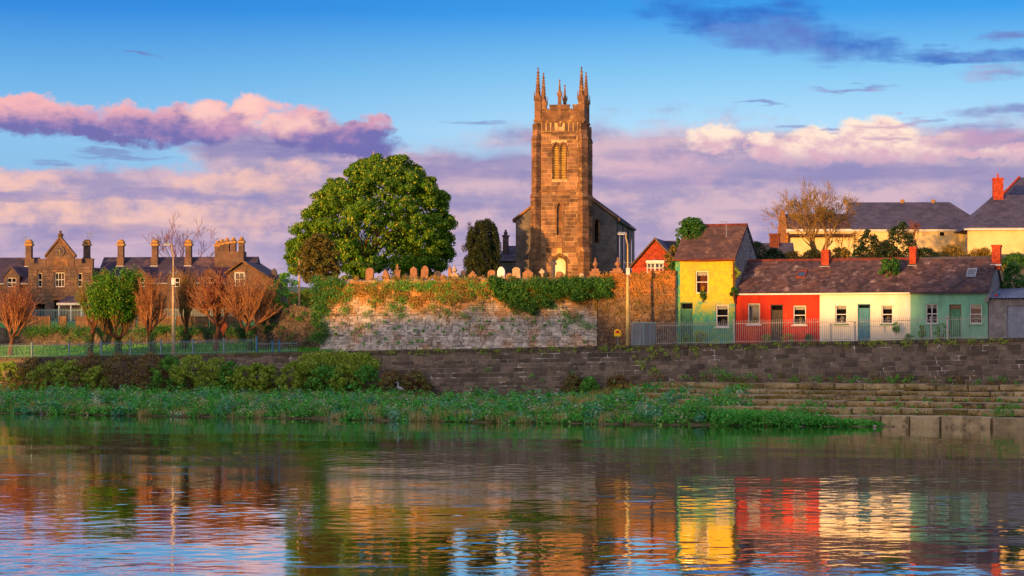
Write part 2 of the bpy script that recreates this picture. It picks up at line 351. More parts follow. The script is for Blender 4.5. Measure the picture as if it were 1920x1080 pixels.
m_teal = mat('teal_door_paint', (28, 132, 150), (22, 112, 132), 2, .5)
m_gdoor = mat('green_door_paint', (84, 150, 104), (66, 128, 88), 2, .5, spots=[((140, 150, 110), 5, .6, .7, .5)])
m_bdoor = mat('dark_door_paint', (64, 46, 40), (44, 34, 32), 3, .55, spots=[((110, 84, 66), 6, .6, .7, .5)])
m_odoor = mat('old_green_door_paint', (52, 124, 96), (40, 104, 84), 3, .6)
m_wood = mat('weathered_wood', (128, 96, 66), (100, 76, 54), 2, .9, .004, 30, .25, 'object', stretch=(3, 3, .4))
m_board = mat('weathered_board', (136, 134, 130), (108, 112, 116), 3, .9, .004, 30, .2, 'object', stretch=(5, 5, .5), spots=[((108, 146, 150), 1.0, .5, .62, .6)])
m_gutter = mat('rusty_gutter', (142, 62, 34), (104, 48, 30), 3, .7)
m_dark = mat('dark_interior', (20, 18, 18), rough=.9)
m_dark2 = mat('rust_brown_blind', (150, 76, 52), (120, 60, 44), 4, .8)
m_lace = mat('lace_curtain', (232, 226, 212), (206, 200, 186), 14, .9)
m_orn = mat('ornament_glaze', (214, 190, 96), (170, 150, 90), 20, .4)
m_rail = mat('railing_paint', (196, 190, 176), (164, 154, 138), 6, .6, spots=[((126, 84, 56), 8, .6, .7, .6)])
m_railb = mat('blue_green_railing_paint', (136, 158, 156), (110, 138, 138), 4, .55)
m_post = mat('blue_post_paint', (58, 122, 158), (50, 108, 142), 4, .5)
m_lamp = mat('lamp_post_paint', (206, 184, 112), (186, 162, 94), 2, .6)
m_pole = mat('pale_pole', (204, 178, 132), (180, 150, 108), 2, .7)
m_lampm = mat('lamp_metal', (150, 158, 172), (120, 130, 146), 4, .4)
m_yellow = mat('yellow_sign', (246, 196, 20), rough=.5)
m_signred = mat('red_sign_print', (206, 40, 22), rough=.5)
m_grave = mat('grave_stone', (168, 120, 84), (140, 100, 74), 3, .9, .01, 20, spots=[((196, 160, 110), 5, .58, .68, .5)])
m_gravel = mat('pale_grave_stone', (200, 178, 144), (172, 146, 112), 3, .9, .01, 20, spots=[((120, 104, 86), 5, .6, .7, .5)])
m_gravew = mat('white_marble', (240, 236, 224), (224, 218, 204), 3, .5)
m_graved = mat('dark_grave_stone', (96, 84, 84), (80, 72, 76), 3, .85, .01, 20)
m_earth = mat('earth', (130, 110, 76), (104, 92, 60), 1.2, .98, .05, 4, spots=[((88, 96, 44), .8, .48, .62, .7)])
m_grass = mat('grass_turf', (72, 136, 44), (88, 148, 50), .7, .95, .06, 6)
m_blade = leafmat('grass_blades', (66, 151, 46), (107, 181, 58), (153, 192, 76), .8, .3)
m_road = mat('asphalt', (76, 74, 72), (66, 64, 62), 3, .95, .004, 40)
m_hill = mat('far_hill', (86, 110, 84), (74, 98, 78), .004, 1.0)
m_bark = mat('tree_bark', (128, 84, 56), (98, 66, 46), 4, .95, .02, 14, stretch=(1, 1, .4))
m_shoot = mat('willow_shoots', (190, 132, 82), (146, 96, 62), 1.2, .9)
m_twig = mat('bare_twigs', (140, 88, 60), (116, 72, 54), 1.2, .9)
m_twigg = mat('olive_twigs', (156, 122, 64), (130, 98, 54), 1.2, .9)
m_chest = leafmat('chestnut_leaves', (78, 126, 22), (104, 148, 30), (182, 190, 50), .72, .4, .25)
m_flower = mat('chestnut_flowers', (206, 176, 60), (220, 190, 84), 6, .8)
m_yew = leafmat('yew_needles', (46, 58, 26), (60, 68, 30), (88, 86, 40), .85, .5, .1)
m_brown = leafmat('brown_young_leaves', (104, 102, 38), (120, 106, 42), (152, 122, 54), .8, .5)
m_ivy = leafmat('ivy_leaves', (51, 107, 40), (74, 128, 48), (140, 166, 64), .85, .6)
m_bush = leafmat('bush_leaves', (136, 168, 46), (158, 182, 56), (200, 206, 90), .75, .5)
m_bushg = leafmat('green_bush_leaves', (76, 151, 51), (107, 176, 61), (166, 199, 89), .8, .5)
m_hedge = leafmat('hedge_leaves', (112, 108, 40), (158, 128, 48), (196, 150, 62), .7, .4)
m_conif = leafmat('evergreen_leaves', (38, 62, 34), (54, 74, 38), (90, 92, 50), .88, .5, .1)
m_limel = leafmat('young_lime_leaves', (72, 132, 28), (100, 150, 36), (150, 170, 60), .8, .5)
m_redl = leafmat('red_bud_leaves', (150, 70, 40), (130, 52, 44), (176, 104, 54), .7, .5)
m_orl = leafmat('orange_bud_leaves', (168, 104, 40), (140, 96, 42), (120, 124, 46), .7, .5)
m_nettle = leafmat('nettle_leaves', (66, 164, 56), (96, 182, 62), (150, 204, 96), .82, .45)
m_teall = leafmat('blue_green_leaves', (69, 156, 107), (102, 179, 133), (179, 215, 168), .8, .5)
m_pale = leafmat('pale_flower_heads', (217, 209, 161), (181, 186, 128), (235, 235, 225), .7, 1.5)
m_dry = leafmat('dry_grass_blades', (215, 186, 117), (179, 156, 94), (156, 174, 84), .7, .5)
m_purp = leafmat('brown_red_twigs', (150, 112, 74), (128, 122, 62), (138, 148, 64), .7, .5)
m_rock = mat('river_rock', (176, 160, 140), (140, 126, 110), 4, .9, .03, 10)
m_heron = mat('heron_plumage', (168, 172, 178), (206, 204, 198), 8, .8)
m_wire = mat('cable', (150, 120, 110), rough=.6)
m_lead = mat('lead_flashing', (196, 196, 196), rough=.6)
m_clay = mat('clay_pot', (206, 74, 48), (180, 60, 40), 4, .8)
m_potl = mat('stone_pot', (196, 150, 84), (160, 116, 66), 4, .8)
m_ochre = mat('ochre_render', (246, 216, 150), (234, 200, 132), .8, .85, .004, 14)

def glass_mat():
    m = bpy.data.materials.new('window_glass'); m.use_nodes = True; t = NT(m.node_tree); t.n.remove(t.n['Principled BSDF'])
    tr = t.new('ShaderNodeBsdfTransparent'); tr.inputs[0].default_value = (.72, .74, .76, 1); gl = t.new('ShaderNodeBsdfGlossy'); gl.inputs['Roughness'].default_value = .02
    fr = t.new('ShaderNodeFresnel'); fr.inputs[0].default_value = 1.5; mx = t.new('ShaderNodeMixShader')
    t.l.new(t.math('MULTIPLY', fr.outputs[0], 1.6, clamp=True), mx.inputs[0]); t.l.new(tr.outputs[0], mx.inputs[1]); t.l.new(gl.outputs[0], mx.inputs[2]); t.l.new(mx.outputs[0], t.n['Material Output'].inputs[0])
    return m
m_glass = glass_mat()

def yellow_mat():
    """yellow limewash over an older green and teal paint that shows through low down and along the left edge"""
    m = bpy.data.materials.new('yellow_and_green_limewash'); m.use_nodes = True; t = NT(m.node_tree); bs = t.n['Principled BSDF']
    tc = t.new('ShaderNodeTexCoord').outputs['Object']; sp = t.new('ShaderNodeSeparateXYZ'); t.l.new(tc, sp.inputs[0])
    n = t.noise(tc, .9, 6, .65); n2 = t.noise(tc, 2.6, 5, .6); n3 = t.noise(tc, 7, 4, .6)
    yel = t.mix(t.smooth(n2, .4, .66), lin(230, 192, 36), lin(204, 170, 44)); yel = t.mix(t.math('MULTIPLY', t.smooth(n, .46, .60), .75), yel, lin(168, 166, 58)); yel = t.mix(t.math('MULTIPLY', t.smooth(n3, .62, .7), .6), yel, lin(184, 128, 52))
    grn = t.mix(t.smooth(n2, .42, .58), lin(70, 158, 116), lin(120, 168, 92)); grn = t.mix(t.smooth(t.noise(tc, 1.7, 4, .6), .52, .64), grn, lin(60, 150, 146))
    grn = t.mix(t.math('MULTIPLY', t.smooth(n3, .58, .68), .6), grn, lin(186, 178, 96))
    k = t.smooth(t.math('ADD', t.math('MULTIPLY', t.math('SUBTRACT', n, .5), 5.0), t.math('MULTIPLY_ADD', t.math('SUBTRACT', n2, .5), 2.2, sp.outputs[2])), 2.7, 3.9)
    strip = t.smooth(t.math('MULTIPLY_ADD', t.math('SUBTRACT', n2, .5), .25, sp.outputs[0]), .36, .44)
    col = t.mix(t.math('MULTIPLY', k, strip), grn, yel)
    t.put(bs.inputs['Base Color'], col); bs.inputs['Roughness'].default_value = .85
    b = t.new('ShaderNodeBump'); b.inputs['Distance'].default_value = .01; t.l.new(n3, b.inputs['Height']); t.l.new(b.outputs[0], bs.inputs['Normal'])
    return m
m_yhouse = yellow_mat()

def water_mat():
    m = bpy.data.materials.new('river_water'); m.use_nodes = True; t = NT(m.node_tree); bs = t.n['Principled BSDF']
    P = t.new('ShaderNodeNewGeometry').outputs['Position']
    bs.inputs['Roughness'].default_value = .015; bs.inputs['IOR'].default_value = 1.33
    bs.inputs['Base Color'].default_value = (.012, .014, .010, 1); bs.inputs['Specular IOR Level'].default_value = .9
    def wv(sx, sy, det): return t.noise(t.vmath('MULTIPLY', P, (sx, sy, 1)), 1.0, det, .5)
    patch = t.smooth(t.noise(t.vmath('MULTIPLY', P, (.03, .07, 1)), 1.0, 4, .6), .44, .62, .55, 1.5)
    h = t.math('MULTIPLY', wv(3.0, 4.2, 2), .0022)
    h = t.math('MULTIPLY', h, patch)
    # short choppy streaks where the current runs over shallows
    st = t.smooth(t.noise(t.vmath('MULTIPLY', P, (.16, .55, 1)), 1.0, 3, .5), .64, .74)
    h = t.math('ADD', h, t.math('MULTIPLY', t.math('MULTIPLY', st, wv(2.0, 3.6, 2)), .016))
    b = t.new('ShaderNodeBump'); b.inputs['Distance'].default_value = 1.0; b.inputs['Strength'].default_value = 1.0
    t.l.new(h, b.inputs['Height']); t.l.new(b.outputs[0], bs.inputs['Normal'])
    bs.inputs['Coat Weight'].default_value = .8; bs.inputs['Coat Roughness'].default_value = .015; bs.inputs['Coat IOR'].default_value = 1.4; t.l.new(b.outputs[0], bs.inputs['Coat Normal'])
    return m
m_water = water_mat()
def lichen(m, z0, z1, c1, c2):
    """orange lichen and dry moss on the upper wall, with sunlit orange painted in"""
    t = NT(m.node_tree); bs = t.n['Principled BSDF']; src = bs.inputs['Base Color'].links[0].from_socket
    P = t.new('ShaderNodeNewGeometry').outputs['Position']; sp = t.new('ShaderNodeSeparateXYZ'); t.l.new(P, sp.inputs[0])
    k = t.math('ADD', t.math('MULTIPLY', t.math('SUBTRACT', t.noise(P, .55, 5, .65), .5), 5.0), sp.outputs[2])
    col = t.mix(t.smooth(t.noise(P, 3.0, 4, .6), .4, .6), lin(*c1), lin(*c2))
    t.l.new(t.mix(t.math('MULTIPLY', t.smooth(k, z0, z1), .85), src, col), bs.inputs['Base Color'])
lichen(m_rubble, 7.2, 9.2, (212, 140, 52), (176, 122, 56)); lichen(m_rubdark, 8.2, 10.2, (196, 122, 46), (150, 96, 46))  # orange of the sunlit wall tops painted in along with the lichen

# ------------------------------------------------------------------ building kit
def facade_mb(x0, x1, z0, z1, ops, d=.35, mb=None, y=0.0):
    """wall slab facing -y with real rectangular openings; ops: (ax, bx, az, bz)"""
    mb = mb or MB()
    xs = sorted({x0, x1, *[v for o in ops for v in o[:2]]}); zs = sorted({z0, z1, *[v for o in ops for v in o[2:4]]})
    xs = [v for v in xs if x0 <= v <= x1]; zs = [v for v in zs if z0 <= v <= z1]
    def hole(a, b): return any(o[0] < a < o[1] and o[2] < b < o[3] for o in ops)
    for i in range(len(xs) - 1):
        for k in range(len(zs) - 1):
            a, b, c, e = xs[i], xs[i + 1], zs[k], zs[k + 1]
            if hole((a + b) / 2, (c + e) / 2): continue
            mb.quad((a, y, c), (b, y, c), (b, y, e), (a, y, e)); mb.quad((b, y + d, c), (a, y + d, c), (a, y + d, e), (b, y + d, e))
    for (a, b, c, e) in [o[:4] for o in ops]:
        mb.quad((a, y, c), (a, y + d, c), (b, y + d, c), (b, y, c)); mb.quad((a, y, e), (b, y, e), (b, y + d, e), (a, y + d, e))
        mb.quad((a, y, c), (a, y, e), (a, y + d, e), (a, y + d, c)); mb.quad((b, y, c), (b, y + d, c), (b, y + d, e), (b, y, e))
    mb.quad((x0, y, z1), (x1, y, z1), (x1, y + d, z1), (x0, y + d, z1)); mb.quad((x0, y, z0), (x0, y, z1), (x0, y + d, z1), (x0, y + d, z0)); mb.quad((x1, y, z0), (x1, y + d, z0), (x1, y + d, z1), (x1, y, z1))
    return mb

def slates(parent, p0, p1, q0, q1, m, w=.34, e=.27, th=.02, name='slates', lift=.02, jit=.012):
    """rows of overlapping slates from the eave p0-p1 up to the ridge q0-q1, joined into one part"""
    p0, p1, q0, q1 = map(Vector, (p0, p1, q0, q1)); up = ((q0 + q1) / 2 - (p0 + p1) / 2); n = max(2, int(up.length / e))
    nr = (p1 - p0).cross(q0 - p0)
    if nr.length < 1e-6: nr = (p1 - p0).cross(q1 - p0)
    nr.normalize(); mb = MB()
    for r in range(n):
        a, b = p0.lerp(q0, r / n), p1.lerp(q1, r / n); a2, b2 = p0.lerp(q0, min(1, (r + 1.25) / n)), p1.lerp(q1, min(1, (r + 1.25) / n))
        L = (b - a).length; k = max(1, int(L / w)); off = (r % 2) * .5
        edges = sorted({0.0, 1.0, *[min(1, max(0, (i + off) / k)) for i in range(k + 1)]})
        for s0, s1 in zip(edges[:-1], edges[1:]):
            if (s1 - s0) * L < .04: continue
            g = .006 / max(L, .1); j = random.uniform(0, jit)
            lo0, lo1 = a.lerp(b, s0 + g), a.lerp(b, s1 - g); hi0, hi1 = a2.lerp(b2, s0 + g), a2.lerp(b2, s1 - g)
            u1 = nr * (lift + th * 1.6 + j); u0 = nr * (lift + th * .6 + j); h1 = nr * (lift + th); h0 = nr * lift
            mb.hexa([lo0 + u0, lo1 + u0, hi1 + h0, hi0 + h0, lo0 + u1, lo1 + u1, hi1 + h1, hi0 + h1])
    return mb.build(name, m, parent, kind='stuff')

def window(parent, x0, x1, z0, z1, y=0.0, bars=('mid',), frame=m_white, fw=.07, sill=None, curtain=None, orn=None, back=m_dark, rec=.1, back_d=.55):
    f = MB(); a, b = y + rec, y + rec + .07
    f.box(x0, x0 + fw, a, b, z0, z1); f.box(x1 - fw, x1, a, b, z0, z1); f.box(x0 + fw, x1 - fw, a, b, z0, z0 + fw); f.box(x0 + fw, x1 - fw, a, b, z1 - fw, z1)
    zm = (z0 + z1) / 2; xm = (x0 + x1) / 2
    if 'mid' in bars: f.box(x0 + fw, x1 - fw, a + .008, b - .008, zm - .03, zm + .03)
    if 'cross' in bars: f.box(xm - .03, xm + .03, a + .004, b - .004, z0 + fw, z1 - fw)
    if 'thirds' in bars:
        for q in (1 / 3, 2 / 3): xx = x0 + (x1 - x0) * q; f.box(xx - .025, xx + .025, a + .004, b - .004, z0 + fw, z1 - fw)
    w = f.build('window', frame, parent)
    for (c, d) in (((z0 + fw, zm), (zm, z1 - fw)) if 'mid' in bars else ((z0 + fw, z1 - fw),)):
        MB().quad((x0 + fw, a + .035, c), (x1 - fw, a + .035, c), (x1 - fw, a + .035, d), (x0 + fw, a + .035, d)).build('pane', m_glass, w)
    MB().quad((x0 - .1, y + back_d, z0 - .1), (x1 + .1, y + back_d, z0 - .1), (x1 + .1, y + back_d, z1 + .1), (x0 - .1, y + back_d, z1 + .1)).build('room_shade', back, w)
    if sill: MB().box(x0 - .12, x1 + .12, y - .09, y + rec - .002, z0 - .1, z0 - .002).build('sill', sill, w)
    if curtain:
        c = MB(); n = 8
        h0 = (z1 - z0) * (.2 if curtain == 'pelmet' else 1.0); yy = y + rec + .16
        for i in range(n):
            s0, s1 = x0 + (x1 - x0) * i / n, x0 + (x1 - x0) * (i + 1) / n; dz = .05 * (i % 2)
            if curtain == 'pelmet': c.hexa([(s0, yy, z1 - h0 - dz), (s1, yy, z1 - h0 - .05 + dz), (s1, yy + .01, z1 - h0 - .05 + dz), (s0, yy + .01, z1 - h0 - dz), (s0, yy + .02 * (i % 2), z1), (s1, yy + .02 - .02 * (i % 2), z1), (s1, yy + .03, z1), (s0, yy + .03, z1)])
        if curtain == 'drawn':
            for sd_ in (0, 1):
                for i in range(5):
                    e0, e1 = (x0, x0 + .05 + .03 * i) if not sd_ else (x1 - .05 - .03 * i, x1)
                    za, zb = z1 - (z1 - z0) * (i + 1) / 5, z1 - (z1 - z0) * i / 5
                    c.box(e0, e1, yy + .01 * (i % 2), yy + .02 + .01 * (i % 2), za, zb)
            c.box(x0, x1, yy + .03, yy + .04, z1 - .22, z1)
        c.build('curtain', m_lace, w)
    if orn:
        o = MB(); yy = y + rec + .26; r = min(.16, (x1 - x0) * .2); zb = z0 + fw
        o.lathe([(.05, 0), (.09, .06), (.07, .2), (.05, .22)], (xm, yy, zb), 8)
        for i in range(9):
            t = i * 2.4; q = r * math.sqrt(i / 9); o.lathe([(.01, -.05), (.055, 0), (.01, .05)], (xm + q * math.cos(t), yy, zb + .36 + q * math.sin(t)), 6)
        o.build('flower_vase', orn, w)
    return w

def door(parent, x0, x1, z0, z1, m, y=0.0, fan=.3, frame=None, rec=.16, knob=True):
    frame = frame or m; f = MB(); fw = .07; a, b = y + rec - .05, y + rec + .06
    f.box(x0, x0 + fw, a, b, z0, z1); f.box(x1 - fw, x1, a, b, z0, z1); f.box(x0 + fw, x1 - fw, a, b, z1 - fw, z1); f.box(x0 + fw, x1 - fw, a, b, z1 - fan - .06, z1 - fan)
    zt = z1 - fan - .06
    d = MB().box(x0 + fw, x1 - fw, y + rec, y + rec + .05, z0, zt).build('door', m, parent)
    f.build('door_frame', frame, d)
    W = x1 - x0 - 2 * fw
    for i in (0, 1):
        for (c, e) in ((.08, .42), (.5, .94)):
            xa = x0 + fw + W * (.12 + .44 * i); MB().box(xa, xa + W * .32, y + rec - .022, y + rec - .002, z0 + (zt - z0) * c, z0 + (zt - z0) * e).build('panel', m, d)
    MB().quad((x0 + fw, y + rec, z1 - fan), (x1 - fw, y + rec, z1 - fan), (x1 - fw, y + rec, z1 - fw), (x0 + fw, y + rec, z1 - fw)).build('fanlight', m_glass, d)
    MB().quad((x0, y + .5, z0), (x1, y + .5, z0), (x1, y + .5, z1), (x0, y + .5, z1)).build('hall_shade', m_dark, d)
    if knob: MB().lathe([(.0, -.035), (.035, 0), (.0, .035)], ((x0 + x1) / 2, y + rec - .05, z0 + (zt - z0) * .46), 8).build('knob', m_lampm, d)
    return d

def brick_stack(parent, x0, x1, y0, y1, z0, z1, m, cap=True, pots=1, potm=None, name='chimney', brick=.085):
    """chimney stack laid course by course"""
    mb = MB(); n = max(2, int((z1 - z0) / brick)); h = (z1 - z0) / n
    for i in range(n):
        g = random.uniform(-.006, .006); nb = 3
        for k in range(nb):
            off = (.5 if i % 2 else 0)
            xs = sorted({0, 1, *[min(1, max(0, (q + off) / nb)) for q in range(nb + 1)]})
        for s0, s1 in zip(xs[:-1], xs[1:]):
            if s1 - s0 < .02: continue
            g = random.uniform(0, .008)
            mb.box(x0 + (x1 - x0) * s0 + .003, x0 + (x1 - x0) * s1 - .003, y0 - g, y1 + g, z0 + i * h + .004, z0 + (i + 1) * h)
    s = mb.build(name, m, parent)
    if cap: MB().box(x0 - .06, x1 + .06, y0 - .06, y1 + .06, z1, z1 + .1).box(x0 - .03, x1 + .03, y0 - .03, y1 + .03, z1 + .1, z1 + .16).build('chimney_cap', m, s)
    for i in range(pots):
        cx = x0 + (x1 - x0) * (i + .5) / pots
        MB().lathe([(.11, 0), (.12, .08), (.09, .12), (.085, .34), (.11, .36), (.11, .4)], (cx, (y0 + y1) / 2, z1 + (.16 if cap else 0)), 10).build('chimney_pot', potm or m_clay, s)
    return s

def unit_block(name, m, ch=.04):
    """one dressed stone, 1 x 1 x 1, face towards -y, arrises chamfered"""
    mb = MB(); i = .5 - ch
    vs = [(-.5, .5, -.5), (.5, .5, -.5), (.5, .5, .5), (-.5, .5, .5), (-.5, -.35, -.5), (.5, -.35, -.5), (.5, -.35, .5), (-.5, -.35, .5), (-i, -.5, -i), (i, -.5, -i), (i, -.5, i), (-i, -.5, i)]
    fs = [(0, 3, 2, 1), (8, 9, 10, 11)]
    for a in range(4):
        b = (a + 1) % 4; fs += [(a, b, b + 4, a + 4), (a + 4, b + 4, b + 8, a + 8)]
    me = mb.add(vs, fs).mesh(name, m); return me
def courses(x0, x1, z0, z1, hmin, hmax, wmin, wmax, ops=(), seed=1, mn=.14):
    """block rectangles of coursed masonry, cut back around openings"""
    rs = random.Random(seed); out = []; z = z0
    while z < z1 - .02:
        h = rs.uniform(hmin, hmax)
        if z1 - z - h < hmin * .8: h = z1 - z
        zt = min(z1, z + h); x = x0 - rs.uniform(0, wmax * .5)
        while x < x1:
            w = rs.uniform(wmin, wmax); a, b = max(x, x0), min(x + w, x1); x += w
            if b - a < mn: continue
            segs = [(a, b)]
            for o in ops:
                if o[2] < zt - .02 and o[3] > z + .02:
                    ns = []
                    for (c, d) in segs:
                        if o[1] <= c or o[0] >= d: ns.append((c, d)); continue
                        if o[0] - c > mn * .6: ns.append((c, o[0]))
                        if d - o[1] > mn * .6: ns.append((o[1], d))
                    segs = ns
            out += [(c, d, z, zt) for c, d in segs]
        z = zt
    return out
def lay_blocks(parent, rects, me, y=0.0, depth=.2, joint=.018, proud=.02, name='stone', limit=None, stuffmat=None):
    if limit and len(rects) > limit:
        mb = MB()
        for (a, b, c, d) in rects[limit:]:
            p = random.uniform(0, proud); mb.box(a + joint, b - joint, y - p, y + depth, c + joint, d - joint)
        mb.build('far_' + name + 's', stuffmat, parent, kind='stuff'); rects = rects[:limit]
    for (a, b, c, d) in rects:
        p = random.uniform(0, proud)
        link(name, me, parent, None, ((a + b) / 2, y - p + depth / 2, (c + d) / 2), (b - a - joint, depth, d - c - joint))
def rubble_mb(x0, x1, zlo, zhi, y=0.0, hm=(.12, .26), wm=(.18, .5), prj=.06, depth=.25, batter=0.0, seed=3):
    rs = random.Random(seed); mb = MB(); zmin = min(zlo(x0), zlo(x1)); zmax = max(zhi(x0), zhi(x1)); z = zmin
    while z < zmax:
        h = rs.uniform(*hm); x = x0 - rs.uniform(0, wm[1])
        while x < x1:
            w = rs.uniform(*wm); a, b = max(x, x0), min(x + w, x1); x += w; m = (a + b) / 2
            if b - a < .06 or z + h < zlo(m) or z + h * .4 > zhi(m): continue
            p = rs.uniform(0, prj); yy = y + batter * (z - zmin); j = .022
            vs = [(a + .012, yy - p, z + .012), (b - .012, yy - p, z + .012), (b - .012, yy + depth, z + .012), (a + .012, yy + depth, z + .012), (a + .012, yy - p, z + h - .012), (b - .012, yy - p, z + h - .012), (b - .012, yy + depth, z + h - .012), (a + .012, yy + depth, z + h - .012)]
            mb.hexa([(q[0] + rs.uniform(-j, j), q[1] + rs.uniform(-j, j), q[2] + rs.uniform(-j, j) * 1.4) for q in vs])
        z += h * .93
    return mb

# ------------------------------------------------------------------ the setting: river, banks, streets, far land
def structure(name, mb, m, smooth=False): return mb.build(name, m, None, 'structure', smooth)
def make_river():
    """one sheet of water; wavelets are real geometry where they are close enough to show"""
    ys = [48.0]
    while ys[-1] < 172: ys.append(ys[-1] + (.125 if ys[-1] < 80 else .18 if ys[-1] < 115 else .32))
    ys = np.array(ys); nx = 400; tx = np.linspace(-.285, .285, nx); Yg = np.repeat(ys[:, None], nx, 1); Xg = tx[None, :] * Yg
    r = np.random.default_rng(11); Z = np.zeros_like(Xg); n = 70; lam = np.exp(r.uniform(np.log(.42), np.log(1.8), n)); ang = r.normal(0, .75, n) + math.pi / 2; ph = r.uniform(0, 6.28, n)
    sl = .0115 * math.sqrt(2.0 / n)
    for l, a, p in zip(lam, ang, ph): k = 2 * math.pi / l; Z += sl / k * np.sin(k * (np.cos(a) * Xg + np.sin(a) * Yg) + p)
    patch = .85 + .35 * np.sin(Xg * .11 + 1.3 * np.sin(Yg * .09 + 1)) * np.sin(Yg * .16 + .8 * np.sin(Xg * .13)) + .25 * np.sin(Xg * .31 + Yg * .22)
    Z *= patch
    for l, a, p, q in ((7, 1.3, .4, .0025), (11, 1.8, 2, .003), (5, .9, 4, .002)): k = 2 * math.pi / l; Z += q / k * np.sin(k * (math.cos(a) * Xg + math.sin(a) * Yg) + p)
    Z[0, :] = Z[-1, :] = 0; Z[:, 0] = Z[:, -1] = 0
    ny = len(ys); co = np.stack([Xg, Yg, Z], 2).reshape(-1, 3)
    i = np.arange((ny - 1) * (nx - 1)); rr_, cc = i // (nx - 1), i % (nx - 1); a0 = rr_ * nx + cc
    quads = np.stack([a0, a0 + 1, a0 + nx + 1, a0 + nx], 1)
    b = len(co); y0, y1 = ys[0], ys[-1]; x0, x1 = .285 * y0, .285 * y1
    co = np.concatenate([co, np.array([(-600, 3, 0), (600, 3, 0), (600, 420, 0), (-600, 420, 0), (-x0, y0, 0), (x0, y0, 0), (x1, y1, 0), (-x1, y1, 0)])])
    quads = np.concatenate([quads, np.array([(b, b + 1, b + 5, b + 4), (b + 1, b + 2, b + 6, b + 5), (b + 2, b + 3, b + 7, b + 6), (b + 3, b, b + 4, b + 7)])])
    me = bpy.data.meshes.new('river'); me.vertices.add(len(co)); me.vertices.foreach_set('co', co.astype(np.float32).reshape(-1))
    N = len(quads); me.loops.add(N * 4); me.loops.foreach_set('vertex_index', quads.astype(np.int32).reshape(-1)); me.polygons.add(N)
    me.polygons.foreach_set('loop_start', np.arange(0, N * 4, 4, dtype=np.int32)); me.polygons.foreach_set('loop_total', np.full(N, 4, dtype=np.int32))
    me.polygons.foreach_set('use_smooth', np.ones(N, dtype=bool)); me.update(calc_edges=True); me.materials.append(m_water)
    props(link('river', me), kind='structure')
make_river()
def qpt(u, v, z): p = Q.w(u, v); return (p.x, p.y, z)
# far land: one sheet reaching the horizon
structure('ground', MB().add([qpt(-2500, .3, 3.2), qpt(2500, .3, 3.2), qpt(2500, 6000, 3.2), qpt(-2500, 6000, 3.2)], [(0, 1, 2, 3)]), m_grass)
def strip(u0, u1, v0, v1, zf, nu=40, nv=2):
    mb = MB(); idx = {}
    for i in range(nu + 1):
        for k in range(nv + 1):
            u = u0 + (u1 - u0) * i / nu; v = v0 + (v1 - v0) * k / nv; idx[i, k] = len(mb.v); mb.v.append(qpt(u, v, zf(u, v)))
    for i in range(nu):
        for k in range(nv): mb.f.append((idx[i, k], idx[i + 1, k], idx[i + 1, k + 1], idx[i, k + 1]))
    return mb
structure('quay_street', strip(-75, 75, .35, 6.5, lambda u, v: ztop(u) - .32), m_road)
structure('pavement', strip(-18, 75, 3.6, 6.4, lambda u, v: ztop(u) - .2), m_coping)
def lawnz(u, v): return max(ztop(u) - .2, 3.75) + .075 * max(0, v - 2) * (1 if v < 16 else 0) + (1.05 + 1.9 * min(1, (v - 16) / 20) if v >= 16 else 0)
structure('lawn', strip(-80, -17, 1.2, 15.9, lambda u, v: lawnz(u, v) + .02, 40, 8), m_grass)
structure('almshouse_garden', strip(-130, -12, 16.2, 110, lambda u, v: 6.5 + 1.0 * min(1, (v - 16) / 25), 20, 6), m_grass)
structure('churchyard', strip(-19, 9.5, 4.9, 90, lambda u, v: 10.05 + .6 * min(1, max(0, (v - 6) / 30)), 20, 10), m_grass)
structure('hill_terrace', strip(9.5, 120, 12, 160, lambda u, v: 9.4 + 4.0 * min(1, max(0, (v - 14) / 25)), 30, 12), m_earth)
structure('near_quay', MB().box(-420, 200, -160, 3, -2, 4.7), m_road)
hb = MB(); nh = 80
for i in range(nh + 1):
    X = -1500 + 3000 * i / nh; z = 6.3 + 36 + 5 * math.sin(i * .55) + 4 * math.sin(i * 1.31 + 1); hb.v += [(X, 1800, 3.1), (X, 1900, z), (X, 2300, 3.1)]
for i in range(nh):
    a = i * 3; hb.f += [(a, a + 3, a + 4, a + 1), (a + 1, a + 4, a + 5, a + 2)]
structure('far_hill', hb, m_hill, True)
# river bank of earth below the quay wall
EDGE = [(-90, -15.5), (-35, -16.5), (7, -18.2), (22, -16.8), (28, -15.2), (32.5, -13.9)]
def edge(u):
    for (a, va), (b, vb) in zip(EDGE[:-1], EDGE[1:]):
        if a <= u <= b: return va + (vb - va) * (u - a) / (b - a)
    return EDGE[0][1] if u < 0 else -13.9
def bankz(u, v):
    e = edge(u); s = min(1.15, max(0, v / e)); top = .95 if u < -8 else (.95 - .25 * min(1, (u + 8) / 30))
    top += .85 * max(0, min(1, (u - 4) / 6)) * max(0, min(1, (27 - u) / 6))
    f = 1 - max(0, (u - 25.5) / 7.0)          # the bank thins out towards the bare stone on the right
    return (top * (1 - s ** 1.3) - .02) * f - 1.2 * max(0, 1 - f) * (s < .92) + .1 * math.sin(u * 1.7) * math.sin(v * 2.3 + u)
bm_ = MB(); nu, nv = 170, 16
for i in range(nu + 1):
    for k in range(nv + 1):
        u = -88 + 120.5 * i / nu; v = edge(u) * 1.12 * k / nv + .02; bm_.v.append(qpt(u, v, bankz(u, v) if k < nv else -.5))
for i in range(nu):
    for k in range(nv): a = i * (nv + 1) + k; bm_.f.append((a, a + 1, a + nv + 2, a + nv + 1))
structure('river_bank', bm_, m_earth, True)

